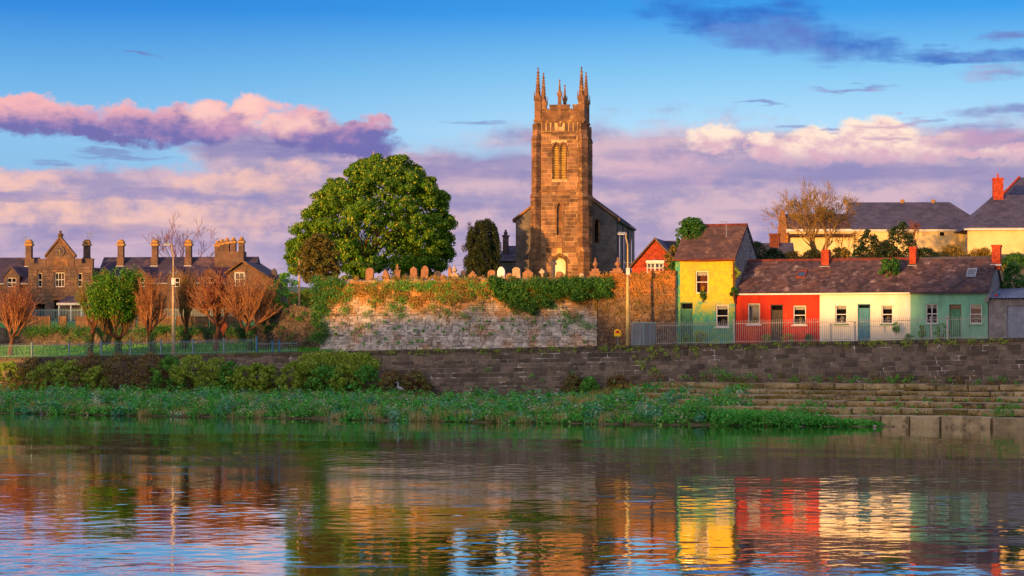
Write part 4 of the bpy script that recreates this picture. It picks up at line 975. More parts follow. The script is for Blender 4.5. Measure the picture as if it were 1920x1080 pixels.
def froof(t, W, ez, rz_, half, m, sl=.34, ex=.27, l=0.0, r=0.0):
    o = half * 2
    MB().prismx([(-.2, ez - .08), (half, rz_ - .05), (o + .2, ez - .08), (half, rz_ - .22)], .01 - l, W - .01 + r).build('roof_boards', m_graved, t)
    slates(t, (-l, -.28, ez - .03), (W + r, -.28, ez - .03), (-l, half, rz_), (W + r, half, rz_), m, sl, ex)
    slates(t, (W + r, o + .28, ez - .03), (-l, o + .28, ez - .03), (W + r, half, rz_), (-l, half, rz_), m, sl, ex)
def ridge(t, W, half, rz_, m, n=14, l=0.0):
    for i in range(n):
        a = -l + (W + l) * i / n; b = -l + (W + l) * (i + 1) / n - .02
        MB().prismx([(half - .2, rz_ - .06), (half - .17, rz_ - .06 + .05), (half, rz_ + .12), (half + .17, rz_ - .01), (half + .2, rz_ - .06)], a, b).build('ridge_tile', m, t)

# red
t, fr, W, zb = cottage(1378, 1537, m_red, 'red_cottage', 'bright red rendered cottage next to the yellow house', [
    (1402, 1425, 569, 608, (), 'drawn', m_orn, m_lace), (1487, 1511, 573, 609, ('mid',), 'pelmet', m_orn)], (1445, 1468, 571, .42), m_bdoor, m_white, cez, crz)
froof(t, W, cez, crz, 3.6, m_slate); ridge(t, W, 3.6, crz, m_gutter, 12)
gut(t, 0, W, cez - .04, m_white, 'fascia')
sk = MB(); x0, x1 = fr.lx(1492, .9), fr.lx(1511, .9)
def skylight(t, fr, W, ez, rz_, half, pxa, pxb, f0, f1, fm):
    def pt(x, f, up): return (x, -.28 + (half + .28) * f, ez + (rz_ - ez) * f + up)
    a, b = fr.lx(pxa, half * f0), fr.lx(pxb, half * f0)
    o = MB()
    for (x0, x1, g0, g1) in ((a, a + .08, f0, f1), (b - .08, b, f0, f1), (a + .08, b - .08, f0, f0 + .03), (a + .08, b - .08, f1 - .03, f1)):
        o.hexa([pt(x0, g0, .02), pt(x1, g0, .02), pt(x1, g1, .02), pt(x0, g1, .02), pt(x0, g0, .15), pt(x1, g0, .15), pt(x1, g1, .15), pt(x0, g1, .15)])
    s = o.build('skylight', fm, t)
    MB().quad(pt(a + .08, f0 + .03, .12), pt(b - .08, f0 + .03, .12), pt(b - .08, f1 - .03, .12), pt(a + .08, f1 - .03, .12)).build('pane', m_glass, s)
    MB().quad(pt(a + .08, f0 + .03, .075), pt(b - .08, f0 + .03, .075), pt(b - .08, f1 - .03, .075), pt(a + .08, f1 - .03, .075)).build('blind', m_lampm, s)
skylight(t, fr, W, cez, crz, 3.6, 1493, 1510, .42, .64, m_gutter)
# cream
t, fr, W, zb = cottage(1537, 1707, m_cream, 'cream_cottage', 'cream painted cottage with a teal door, between the red and green cottages', [
    (1566, 1588, 572, 607, ('mid',), 'pelmet', m_lace), (1653, 1674, 572, 607, ('mid',), 'pelmet', m_gravel)], (1608, 1632, 570, .3), m_teal, m_gdoor, cez, crz)
froof(t, W, cez, crz, 3.6, m_slate); ridge(t, W, 3.6, crz, m_gutter, 13); gut(t, 0, W, cez - .04, m_cream, 'fascia')
a, b = fr.lx(1542, 3.3), fr.lx(1556, 3.3); brick_stack(t, a, b, 2.9, 3.6, crz - .9, fr.z(468, a, 3), m_brick, False, 1, m_potl)
MB().box(a - .1, b + .1, 2.72, 2.88, crz - .62, crz - .50).build('flashing', m_lead, t)
# green
t, fr, W, zb = cottage(1707, 1852, m_green, 'green_cottage', 'pale green cottage with a green door, right end of the terrace', [
    (1736, 1758, 570, 607, ('mid', 'cross'), 'pelmet', m_lace), (1818, 1841, 571, 607, ('mid',), 'pelmet', m_gravel)], (1780, 1802, 571, .26), m_gdoor, m_green, cez, crz, dframe=m_wood)
froof(t, W, cez, crz, 3.6, m_slate, r=.12); ridge(t, W, 3.6, crz, m_graved, 12); gut(t, 0, W, cez - .04, m_graved, 'fascia')
a, b = fr.lx(1707, 3.3), fr.lx(1719, 3.3); brick_stack(t, a, b, 2.9, 3.6, crz - .9, fr.z(467, a, 3), m_brick, True, 0)
MB().box(a - .1, b + .1, 2.72, 2.88, crz - .62, crz - .50).build('flashing', m_lead, t)
a, b = fr.lx(1875, 3.3), fr.lx(1891, 3.3); a -= .55; b -= .55
brick_stack(t, a, b, 2.9, 3.6, crz - .9, fr.z(463, a, 3), m_brick, True, 0)
MB().box(a - .1, b + .1, 2.72, 2.88, crz - .62, crz - .50).build('flashing', m_lead, t)
skylight(t, fr, W, cez, crz, 3.6, 1812, 1830, .42, .64, m_lampm)
GREEN = (fr, W)
# yellow house
u0, u1 = Q.lx(1266, VF - .2), Q.lx(1378, VF - .2); fr = Q.sub(u0, VF - .2); W = u1 - u0 - .01; zb = ztop(u0) - .35
yh = thing('yellow_house', 'tall yellow house with green peeling lower walls, beside the red cottage', 'house', (fr.O.x, fr.O.y, zb), Q.rz)
def zl(px, py, ly=0): return fr.z(py, fr.lx(px, ly), ly) - zb
yez = zl(1320, 486); yrz = zl(1370, 422, 3.4)
wins = [(1304, 1328, 508, 550), (1342, 1366, 571, 613)]; ops = []
for (a, b, c, d) in wins: ops.append((fr.lx(a), fr.lx(b), zl(a, d), zl(a, c)))
dop = (fr.lx(1276), fr.lx(1299), .12, zl(1290, 567))
facade_mb(0, W, 0, yez, ops + [dop], .45).build('wall', m_yhouse, yh)
window(yh, *ops[0], 0, ('mid',), m_white, .08, None, 'pelmet', m_yellow, m_dark2)
window(yh, *ops[1], 0, ('mid',), m_white, .09, m_white, 'pelmet', m_gravel)
door(yh, *dop, m_odoor, 0, .5, m_gdoor, .2)
MB().box(dop[0] - .05, dop[1] + .05, -.35, .1, 0, .115).build('doorstep', m_coping, yh)
MB().box(0, .4, .455, 6.8, 0, yez - .01).box(.4, W - .4, 6.4, 6.8, 0, yez - .01).prismx([(.02, yez - .01), (3.4, yrz - .06), (6.8, yez - .01)], 0.005, .4).build('side_walls', m_rubdark, yh)
mbg = MB().box(W - .4, W - .02, .455, 6.8, 0, yez - .01).prismx([(.02, yez - .005), (3.4, yrz - .06), (6.8, yez - .005)], W - .4, W - .02)
for (a, b, c, d) in courses(.1, 6.7, 2.5, yrz - .3, .14, .28, .2, .55, seed=41):
    lim = yez + (yrz - yez) * (1 - abs((a + b) / 2 - 3.4) / 3.4) - .12
    if d < lim: p = random.uniform(0, .05); mbg.box(W - .1, W + p, a + .01, b - .01, c + .01, d - .01, .012)
mbg.build('gable_wall', m_grey, yh)
froof(yh, W, yez, yrz, 3.4, m_slatey, .34, .27, .1, .1); ridge(yh, W + .1, 3.4, yrz, m_gutter, 9, .1)
MB().tube([(-.1, -.33, yez - .05), (W * .5, -.34, yez - .1), (W + .15, -.33, yez - .06)], .07, 8).build('gutter', m_gutter, yh)
MB().tube([(W - .06, -.3, yez - .12), (W - .08, -.1, yez - .5), (W - .08, -.08, yez - 2.9), (W + .02, -.08, yez - 3.4)], .05, 7).build('drainpipe', m_gutter, yh)
x = fr.lx(1300, 3.4); MB().box(.05, .7, 3.0, 3.6, yrz - 1.0, yrz - .25).build('chimney', m_brick, yh)
YH = (fr, W, zb, yez, yrz)
# garage
u0 = Q.lx(1853, VF); fr = Q.sub(u0 + .02, VF); zb = ztop(u0) - .35
gr_ = thing('grey_garage', 'grey rough-rendered garage with pale steel door right of the green cottage', 'garage', (fr.O.x, fr.O.y, 0), Q.rz)
gez = fr.z(561, 0); da, dz = fr.pz(1888, 573); GW = 7.5
facade_mb(0, GW, zb, gez, [(da, da + 3.2, zb + .02, dz)], .3).build('wall', m_grey, gr_)
gd = MB().box(da, da + 3.2, .12, .18, zb + .02, dz).build('garage_door', m_steel, gr_)
for i in range(1, 5): MB().box(da + .64 * i - .02, da + .64 * i + .02, .1, .12, zb + .05, dz - .05).build('door_rib', m_steel, gd)
MB().box(0, GW, 6, 6.3, zb, gez + .6).box(0, .25, .305, 6, zb, gez + .1).build('side_walls', m_grey, gr_)
rb = MB(); n = 60
for i in range(n):
    a, b = -.15 + (GW + .2) * i / n, -.15 + (GW + .2) * (i + 1) / n; z0 = gez + .05 + .05 * (i % 2); z1 = gez + .05 + .05 * ((i + 1) % 2)
    rb.quad((a, -.35, z0), (b, -.35, z1), (b, 5.9, z1 + .85), (a, 5.9, z0 + .85))
rb.build('corrugated_roof', m_corr, gr_)
MB().box(-.2, .05, -.4, .1, gez - .2, gez + .1).hexa([(-.1, -.3, gez), (.12, -.3, gez), (.12, 2.2, gez + 1.2), (-.1, 2.2, gez + 1.2), (-.1, -.3, gez + .2), (.12, -.3, gez + .2), (.12, 2.2, gez + 1.45), (-.1, 2.2, gez + 1.45)]).build('parapet_coping', m_grey, gr_)
lad = thing('aluminium_ladder', 'ladder lying on the corrugated garage roof', 'ladder', (*Q.w(u0 + 2.2, VF + 1.6), gez + .42), Q.rz + .06)
MB().tube([(0, 0, 0), (5, 0, .05)], .03, 6).build('rail', m_lampm, lad); MB().tube([(0, .4, .07), (5, .4, .12)], .03, 6).build('rail', m_lampm, lad)
for i in range(14): MB().tube([(.2 + .35 * i, 0, .005), (.2 + .35 * i, .4, .075)], .018, 5).build('rung', m_lampm, lad)
for (dx, m, lb) in ((.55, m_signred, 'small red ball on the garage roof edge'), (.75, m_post, 'small blue ball on the garage roof edge')):
    p = Q.w(u0 + dx, VF + .25); bl = MB().lathe([(0, -.11), (.078, -.078), (.11, 0), (.078, .078), (0, .11)], (0, 0, 0), 12).build('ball', m, None, smooth=True); bl.location = (p.x, p.y, gez + .28 + (.12 if dx > .6 else 0)); props(bl, lb, 'ball')

# ------------------------------------------------------------------ red brick house behind the lichen wall
fr = Frame((wx(1185, 186), 186), R(-12)); W = fr.lx(1272); zb = 10.0
rbh = thing('brick_gable_house', 'red brick house gable with white window left of the yellow house', 'house', (fr.O.x, fr.O.y, 0), fr.rz)
bez = fr.z(502, 0); bap = fr.z(450, W / 2); wa, wz1 = fr.pz(1213, 493); wb, wz0 = fr.pz(1244, 512)
facade_mb(0, W, zb - 2, bez, [], .4).build('wall', m_brick, rbh)
gl_ = MB(); nrow = int((bap - bez) / .085)
for i in range(nrow):                                   # brick gable in courses
    z = bez + (bap - bez) * i / nrow; k = 1 - (i + .5) / nrow; a, b = W / 2 * (1 - k), W / 2 * (1 + k); x = a - (i % 2) * .12
    while x < b:
        c, d = max(a, x), min(b, x + .24); x += .24
        if d - c > .05 and not (wa - .06 < (c + d) / 2 < wb + .06 and wz0 < z < wz1 + .2): gl_.box(c + .006, d - .006, -random.uniform(0, .008), .35, z + .006, z + .079)
gl_.build('brick_gable', m_brick, rbh, kind='stuff')
for (a, b) in ((wa, (wa + wb) / 2 - .01), ((wa + wb) / 2 + .01, wb)): window(rbh, a, b, wz0, wz1, -.16, ('mid', 'cross'), m_white, .06, None, None, None, m_lampm, .1, .4)
MB().box(wa - .08, wb + .08, -.1, .1, wz1, wz1 + .22).build('lintel', m_white, rbh)
for s, a, b in ((-1, -.25, W / 2), (1, W + .25, W / 2)):
    MB().hexa([(a, -.25, bez - .12), (b, -.25, bap + .03), (b, .0, bap + .03), (a, .0, bez - .12), (a, -.25, bez + .08), (b, -.25, bap + .22), (b, .0, bap + .22), (a, .0, bez + .08)]).build('bargeboard', m_wood, rbh)
slates(rbh, (-.25, 9, bez), (-.25, -.2, bez), (W / 2, 9, bap + .15), (W / 2, -.2, bap + .15), m_slateb); slates(rbh, (W + .25, -.2, bez), (W + .25, 9, bez), (W / 2, -.2, bap + .15), (W / 2, 9, bap + .15), m_slateb)
MB().box(-.01 + .02, .3, .4, 9, zb - 2, bez).box(W - .3, W - .02, .4, 9, zb - 2, bez).prism([(0.05, bez), (W - .05, bez), (W / 2, bap)], 8.6, 9).build('side_walls', m_brick, rbh)
MB().box(W * .55, W * .55 + 3.2, 4, 5, bap - 1.6, bap + .1).build('rear_wing', m_slateb, rbh)

# ------------------------------------------------------------------ buildings on the terrace behind the cottages
Yb = 205; fr = Frame((wx(1480, Yb), Yb), R(-3)); W = fr.lx(1840)
hall = thing('ochre_hall', 'long ochre building with grey slate hipped roof behind the cottages', 'building', (fr.O.x, fr.O.y, 0), fr.rz)
he, hr = fr.z(431, W / 2), fr.z(380, W / 2, 4.5)
MB().box(0, W + 8, 0, .4, 11, he).box(0, .4, .4, 9, 11, he).build('wall', m_ochre, hall)
MB().box(-.3, W + 8, -.35, -.12, he - .12, he + .08).build('gutter', m_white, hall); MB().box(-.3, W + 8, -.12, .02, he - .22, he + .02).build('fascia', m_white, hall)
xr0, xr1 = fr.lx(1590, 4.5), fr.lx(1780, 4.5)
slates(hall, (fr.lx(1595), -.4, he), (W + 1, -.4, he), (xr0, 4.5, hr), (xr1, 4.5, hr), m_slateb, .5, .36)
MB().hexa([(fr.lx(1595), -.3, he - .1), (W, -.3, he - .1), (W, 9, he - .1), (fr.lx(1595), 9, he - .1), (xr0, 4.4, hr - .04), (xr1, 4.4, hr - .04), (xr1, 4.6, hr - .04), (xr0, 4.6, hr - .04)]).build('roof_boards', m_slateb, hall)
lw_ = fr.z(402, 1, 4.5)                                  # lower old wing on the left end
slates(hall, (-.2, -.4, he - .6), (fr.lx(1600), -.4, he - .6), (-.2, 4.5, lw_), (fr.lx(1600), 4.5, lw_), m_slatey, .5, .36, name='wing_slates')
MB().prismx([(-.3, he - .7), (9.3, he - .7), (4.5, lw_ - .04)], -.1, fr.lx(1597)).build('wing_roof', m_slatey, hall)
MB().prismx([(-.35, 10.6), (9.4, 10.6), (9.4, he - .5), (4.5, lw_ + .35), (-.35, he - .5)], -.55, -.12).build('wing_gable', m_rubdark, hall)
for pxv, pyv in ((1692, 378), (1750, 380), (1585, 380)): x = fr.lx(pxv, 4.5); MB().lathe([(.2, -.1), (.2, .12), (.28, .14), (.05, .34)], (x, 4.5, hr), 8).build('roof_vent', m_potl, hall)
for pxv in (1766, 1819): x, z = fr.pz(pxv, 438); MB().box(x - .18, x + .18, -.05, .05, z - .2, z + .2).build('wall_vent', m_dark, hall)
x = fr.lx(1811); MB().box(x - .08, x + .08, -.14, -.02, 12, he - .2).build('drainpipe', m_white, hall)
fr = Frame((wx(1815, 198), 198), R(-3)); W = 16
bh = thing('hipped_house', 'big grey hipped slate roof with red brick chimney at the right edge', 'house', (fr.O.x, fr.O.y, 0), fr.rz)
e2 = fr.z(429, 2); r2 = fr.z(366, 2, 4.5)
MB().box(0, W, 0, .4, 11, e2).build('wall', m_ochre, bh); MB().box(-.4, W, -.35, -.1, e2 - .14, e2 + .08).build('gutter', m_white, bh)
x2 = fr.lx(1862, 5)
slates(bh, (-.4, -.35, e2), (W, -.35, e2), (x2, 5, r2), (W, 5, r2), m_slateb, .5, .36)
MB().hexa([(-.4, -.3, e2 - .1), (W, -.3, e2 - .1), (W, 10, e2 - .1), (-.4, 10, e2 - .1), (x2, 4.9, r2 - .04), (W, 4.9, r2 - .04), (W, 5.1, r2 - .04), (x2, 5.1, r2 - .04)]).build('roof_boards', m_slateb, bh)
t3 = fr.z(335, fr.lx(1920, 8), 8); xa, xb = fr.lx(1868, 8), fr.lx(1922, 8)
slates(bh, (xa, 7, r2 - .3), (xa + 14, 7, r2 - .3), (xb, 11, t3 + .3), (xa + 12, 11, t3 + .3), m_slateb, .5, .36, name='rear_slates')
MB().tube([(xa, 6.95, r2 - .25), (xb, 10.95, t3 + .38)], .12, 6).build('hip_tiles', m_brick, bh)
MB().hexa([(xa, 7.05, r2 - .5), (xa + 14, 7.05, r2 - .5), (xa + 14, 16, r2 - .5), (xa, 16, r2 - .5), (xb, 11, t3 + .2), (xa + 12, 11, t3 + .2), (xa + 12, 11.2, t3 + .2), (xb, 11.2, t3 + .2)]).build('rear_roof_boards', m_slateb, bh)
a, b = fr.lx(1862, 4.6), fr.lx(1880, 4.6); brick_stack(bh, a, b, 4.2, 5.1, r2 - .6, fr.z(337, a, 4.6), m_brick, True, 1)
# chimney and roof of a house half hidden behind the yellow house
fr = Frame((wx(1440, 190), 190), R(-12)); a, b = fr.lx(1443), fr.lx(1461)
hh = thing('hidden_house', 'slate roof ridge and ivy-topped brick chimney behind the yellow house', 'house', (fr.O.x, fr.O.y, 0), fr.rz)
zt = fr.z(437, a); brick_stack(hh, a, b, 0, .8, zt - 2.2, zt - .2, m_brickd, True, 0); MB().box(a - .1, b + .1, -.1, .9, zt - 1.6, zt - 1.45).build('flashing', m_lead, hh)
rz2 = fr.z(456, 0); MB().prismx([(-1.5, rz2 - 1.6), (3, rz2 - 1.6), (.6, rz2)], -2.6, 2.2).build('roof', m_slateb, hh); MB().box(-2.5, 2.1, -1.2, 2.6, 9, rz2 - 1.62).build('wall', m_rubdark, hh)
slates(hh, (-2.6, -1.5, rz2 - 1.6), (2.2, -1.5, rz2 - 1.6), (-2.6, .6, rz2 + .02), (2.2, .6, rz2 + .02), m_slateb)

# ------------------------------------------------------------------ almshouses on the left
fr = AF = Frame((wx(112, 228), 228), R(-6)); AZ = 7.2
al = thing('almshouse', 'long brown stone almshouse range with clock gable, battlements and many chimneys', 'building', (fr.O.x, fr.O.y, 0), fr.rz)
def A(px, py, ly=0.0): return fr.pz(px, py, ly)
gx0, gx1 = fr.lx(53), fr.lx(174); gzt = A(112, 500)[1]
def lanc(px, y0, y1, hw): x, z1 = A(px, y0); return (x - hw, x + hw, A(px, y1)[1], z1)
cw = (A(103, 511)[0], A(121, 511)[0], A(112, 538)[1], A(112, 511)[1])
d1 = (A(67, 570)[0], A(84, 570)[0], AZ, A(75, 570)[1]); d2 = (A(101, 563)[0], A(112, 563)[0], AZ, A(106, 563)[1])
gops = [lanc(75, 512, 538, .22), cw, lanc(150, 512, 538, .22), d1, d2]
facade_mb(gx0, gx1, AZ - 1, gzt, gops, .45).build('gatehouse_wall', m_almsw, al)
ablk = unit_block('stone', m_alms, .03)
lay_blocks(al, courses(gx0, gx1, AZ + .3, gzt, .28, .40, .45, .95, [(o[0] - .08, o[1] + .08, o[2] - .08, o[3] + .08) for o in gops], 51), ablk, -.06, .1, .025, .02, 'stone')
for o in (gops[0], gops[2]): window(al, *o, 0, ('mid',), m_white, .06, m_alms, None, None, m_dark)
window(al, *cw, 0, ('mid', 'thirds'), m_white, .08, m_alms); MB().box(cw[0] - .25, cw[1] + .25, -.16, .0, cw[3] + .1, cw[3] + .24).build('hood_mould', m_churchd, al)
for o in (d1, d2): MB().quad((o[0], .4, o[2]), (o[1], .4, o[2]), (o[1], .4, o[3]), (o[0], .4, o[3])).build('doorway', m_dark, al); MB().box(o[0] - .2, o[1] + .2, -.12, 0, o[3] + .05, o[3] + .18).build('hood_mould', m_churchd, al)
zt2 = A(112, 487)[1]
for (a, b) in ((53, 64), (72, 86), (140, 153), (161, 174)): MB().box(A(a, 500)[0], A(b, 500)[0], -.02, .45, gzt, zt2).box(A(a, 500)[0] - .05, A(b, 500)[0] + .05, -.08, .5, zt2, zt2 + .12).build('merlon', m_alms, al)
MB().box(gx0, A(86, 500)[0], .0, .42, gzt, gzt + .35).box(A(140, 500)[0], gx1, .0, .42, gzt, gzt + .35).build('parapet', m_alms, al)
gl0, gl1 = A(87, 480)[0], A(139, 480)[0]; gsh = A(112, 480)[1]; gap = A(112, 448)[1]; gm = (gl0 + gl1) / 2
mbg = MB().box(gl0, gl1, -.05, .4, gzt, gsh).prism([(gl0, gsh), (gl1, gsh), (gm, gap)], -.05, .4); mbg.build('clock_gable', m_almsw, al)
for (a, b) in ((gl0 - .15, gm), (gl1 + .15, gm)): MB().hexa([(a, -.2, gsh - .15), (b, -.2, gap + .02), (b, .5, gap + .02), (a, .5, gsh - .15), (a, -.2, gsh + .12), (b, -.2, gap + .3), (b, .5, gap + .3), (a, .5, gsh + .12)]).build('gable_coping', m_churchd, al)
MB().box(gm - .2, gm + .2, -.1, .3, gap - .4, A(112, 440)[1]).lathe([(.32, 0), (.32, .12), (.1, .3), (.16, .42), (0, .6)], (gm, .1, A(112, 440)[1] - .1), 8).build('finial', m_churchd, al)
zc = A(112, 471)[1]; ck = MB()
pts = [(gm + .55 * math.cos(i * math.pi / 12), zc + .55 * math.sin(i * math.pi / 12)) for i in range(24)]; ck.prism(pts, -.16, -.04); clock = ck.build('clock_face', m_graved, al)
for i in range(12): t = i * math.pi / 6; x, z = gm + .44 * math.cos(t), zc + .44 * math.sin(t); MB().box(x - .035, x + .035, -.18, -.155, z - .035, z + .035).build('hour_mark', m_potl, clock)
MB().tube([(gm, -.19, zc), (gm - .2, -.19, zc + .12)], .03, 4).build('hour_hand', m_yellow, clock); MB().tube([(gm, -.2, zc), (gm + .05, -.2, zc - .34)], .025, 4).build('minute_hand', m_yellow, clock)
MB().box(A(100, 490)[0], A(128, 490)[0], -.09, -.04, A(112, 501)[1], A(112, 485)[1]).build('inscription_panel', m_churchd, al)
MB().box(gx0 + .02, gx1 - .02, .46, 7, AZ - 1, gzt - .1).build('gatehouse_body', m_almsw, al)
# wings
az_e = A(230, 531)[1]; az_r = fr.z(483, 0, 4.0)
wl0, wr1 = fr.lx(-150), fr.lx(470)
def wing(a, b, dorm, nm):
    MB().box(a, b, .8, 1.2, AZ - 1, az_e).build('wing_wall', m_almsw, al)
    slates(al, (a, .5, az_e), (b, .5, az_e), (a, 4, az_r), (b, 4, az_r), m_slatea, .5, .34)
    MB().prismx([(.6, az_e - .1), (7.4, az_e - .1), (4, az_r - .04)], a + .01, b - .01).build('roof_boards', m_slatea, al)
    MB().box(a, b, .38, .5, az_e - .1, az_e + .05).build('gutter', m_lampm, al)
    for px in dorm:
        x = fr.lx(px, .6); w = .85; zt = fr.z(502, x, .6); zsh = fr.z(519, x, .6)
        dm = facade_mb(x - w, x + w, AZ - .5, zsh, [(x - .5, x + .5, fr.z(538, x, .6), fr.z(521, x, .6))], .3, y=.22).prism([(x - w, zsh), (x + w, zsh), (x, zt)], .22, .6).build('dormer', m_almsw, al)
        for s in (-1, 1): MB().hexa([(x + s * (w + .12), .1, zsh - .1), (x, .1, zt), (x, 3.4, zt), (x + s * (w + .12), 3.4, zsh - .1), (x + s * (w + .12), .1, zsh + .06), (x, .1, zt + .16), (x, 3.4, zt + .16), (x + s * (w + .12), 3.4, zsh + .06)]).build('dormer_roof', m_slatea, dm)
        window(dm, x - .5, x + .5, fr.z(538, x, .6), fr.z(521, x, .6), .22, ('mid', 'cross'), m_white, .07)
        window(al, x - .5, x + .5, AZ + .9, AZ + 2.2, .66, ('mid', 'cross'), m_white, .07, None, None, None, m_dark, .0, .13)
wing(wl0, gx0 - .02, (24, -50), 'l'); wing(gx1 + .02, wr1, (198, 264, 330, 395), 'r')
for px in (55, 163, 227, 291, 354):
    x = fr.lx(px, 3.2); z1 = fr.z(455, x, 3.2); z0 = az_r - 1.1
    c = MB().box(x - .38, x + .38, 2.8, 3.6, z0, z1 - 1.6).box(x - .3, x + .3, 2.88, 3.52, z1 - 1.6, z1).build('chimney', m_almsw, al)
    MB().box(x - .42, x + .42, 2.78, 3.62, z1 - .35, z1 - .1).box(x - .36, x + .36, 2.82, 3.58, z1, z1 + .14).lathe([(.3, .14), (.34, .25), (.2, .35)], (x, 3.2, z1), 8).build('chimney_cap', m_potl, c)
    MB().box(x - .42, x + .42, 2.68, 2.80, z0 + .02, z0 + .16).build('flashing', m_lead, c)
# cross wing with the clustered chimneys
cx0, cx1 = fr.lx(427, -2.2), fr.lx(512, -2.2); ce = fr.z(527, cx0, -2.2); cap_x = fr.lx(455, -2.2); cap_z = fr.z(492, cap_x, -2.2)
wq = (fr.lx(441, -2.2), fr.lx(459, -2.2), fr.z(537, cx0, -2.2), fr.z(511, cx0, -2.2))
lx_ = fr.lx(426, -2.2); le = fr.z(511, lx_, -2.2)
MB().prism([(lx_, AZ - 1), (cx1, AZ - 1), (cx1, ce), (cap_x, cap_z), (lx_, le)], -2.2, 5).build('cross_wing_wall', m_almsw, al)
window(al, *wq, -2.36, ('mid', 'cross'), m_white, .09, m_churchd, None, None, m_lampm, .05, .13)
MB().box(wq[0] - .15, wq[1] + .15, -2.34, -2.2, wq[3] + .05, wq[3] + .2).build('hood_mould', m_churchd, al)
slates(al, (lx_ - .3, 6, le - .15), (lx_ - .3, -2.5, le - .15), (cap_x, 6, cap_z + .15), (cap_x, -2.5, cap_z + .15), m_slatea, .5, .34, name='cross_wing_slates')
slates(al, (cx1 + .2, -2.5, ce - .08), (cx1 + .2, 6, ce - .08), (cap_x, -2.5, cap_z + .15), (cap_x, 6, cap_z + .15), m_slatea, .5, .34, name='cross_wing_slates')
for (a, b, za, zb_) in ((lx_ - .3, cap_x, le - .15, cap_z + .15), (cx1 + .2, cap_x, ce - .08, cap_z + .15)): MB().hexa([(a, -2.6, za - .1), (b, -2.6, zb_ - .1), (b, -2.3, zb_ - .1), (a, -2.3, za - .1), (a, -2.6, za + .12), (b, -2.6, zb_ + .12), (b, -2.3, zb_ + .12), (a, -2.3, za + .12)]).build('gable_coping', m_churchd, al)
MB().box(fr.lx(404, 3), fr.lx(459, 3), 2.6, 3.8, az_r - 1.5, fr.z(473, 0, 3)).build('chimney_base', m_almsw, al)
for i, (px, py) in enumerate(((408, 453), (416, 450), (426, 448), (438, 447), (453, 446))):
    y = 3.2 if i < 4 else -1.2; x = fr.lx(px, y); z1 = fr.z(py + 4, x, y); zb_ = fr.z(474, x, y) if i < 4 else cap_z - .8
    c = MB().box(x - .27, x + .27, y - .3, y + .3, zb_, z1).build('chimney', m_almsw, al)
    MB().box(x - .36, x + .36, y - .38, y + .38, z1 - .3, z1 - .1).lathe([(.24, 0), (.28, .1), (.2, .14), (.2, .32)], (x, y, z1), 8).build('chimney_cap', m_potl, c)
x, z = fr.pz(513, 503, -1); MB().prism([(x - .4, ce - 1.5), (x + .35, ce - 1.5), (x + .35, z - .4), (x + .1, z), (x - .15, z - .2), (x - .4, z - .9)], -1.2, -.8).build('end_wall_stub', m_graved, al)
# porch in front of the almshouse
fr2 = AF.sub(0, -3.5)
po = thing('porch', 'small porch with dark hipped slate roof and white fascia before the almshouse', 'porch', (fr2.O.x, fr2.O.y, 0), AF.rz)
a, b = fr2.lx(106), fr2.lx(156); z0, z1 = fr2.z(568, a), fr2.z(555, a)
MB().hexa([(a, 0, z0 + .02), (b, 0, z0 + .02), (b, 3, z0 + .02), (a, 3, z0 + .02), (a + .8, 1.2, z1), (b - .9, 1.2, z1), (b - .9, 1.8, z1), (a + .8, 1.8, z1)]).build('roof', m_slatea, po)
MB().box(a, b, -.02, .1, z0 - .22, z0 + .01).box(a, a + .1, .1, 3, z0 - .22, z0 + .01).box(b - .1, b, .1, 3, z0 - .22, z0 + .01).build('fascia', m_white, po)
for x in (a + .15, b - .3, (a + b) / 2): MB().box(x, x + .14, .1, .24, AZ - .5, z0 - .2).build('post', m_white, po)
for (px, hgt) in ((47, 443), (169, 435)):                  # aerials
    x = AF.lx(px, 3.2); p = AF.w(x, 3.2); zt = wz(hgt, p.y)
    ae = thing('television_aerial', 'thin aerial on the %s chimney of the almshouse gatehouse' % ('left' if px < 100 else 'right'), 'aerial', (p.x, p.y, 0), AF.rz)
    MB().tube([(0, 0, wz(480 if px < 100 else 455, p.y)), (0, 0, zt)], .03, 5).build('mast', m_lampm, ae)
    for i in range(5): MB().tube([(-.35, 0, zt - .15 * i), (.35, 0, zt - .15 * i)], .018, 4).build('element', m_lampm, ae)

# ------------------------------------------------------------------ gardens and lawn on the left
v = 16.0; a, b = Q.lx(-60, v), Q.lx(560, v)
gwl = thing('garden_wall', 'low brown rubble garden wall behind the pollard trees on the left', 'wall', (*Q.w(0, v), 0), Q.rz)
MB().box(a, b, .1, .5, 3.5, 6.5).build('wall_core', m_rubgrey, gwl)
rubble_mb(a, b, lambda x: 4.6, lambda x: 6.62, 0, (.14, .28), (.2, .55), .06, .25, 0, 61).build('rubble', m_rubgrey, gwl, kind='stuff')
fp = thing('wooden_panel_fence', 'brown wooden panel fence standing on the low garden wall', 'fence', (*Q.w(0, v + 1.2), 0), Q.rz)
for (p0, p1) in ((18, 95), (110, 126), (142, 191), (202, 255), (258, 326), (330, 392), (394, 455)):
    x0, x1 = Q.lx(p0, v + 1.2), Q.lx(p1, v + 1.2); n = max(1, round((x1 - x0) / 1.8))
    for i in range(n):
        xa, xb = x0 + (x1 - x0) * i / n, x0 + (x1 - x0) * (i + 1) / n - .06; z0 = 6.5; z1 = wz(593, Q.w(xa, v).y)
        MB().box(xa, xa + .07, -.04, .06, z0, z1 + .05).build('post', m_wood, fp); MB().box(xb - .07, xb, -.04, .06, z0, z1 + .05).build('post', m_wood, fp)
        m = 5
        for k in range(m): MB().box(xa + .07, xb - .07, -.01 + .012 * (k % 2), .03, z0 + (z1 - z0) * k / m + .01, z0 + (z1 - z0) * (k + 1) / m).build('board', m_wood, fp)
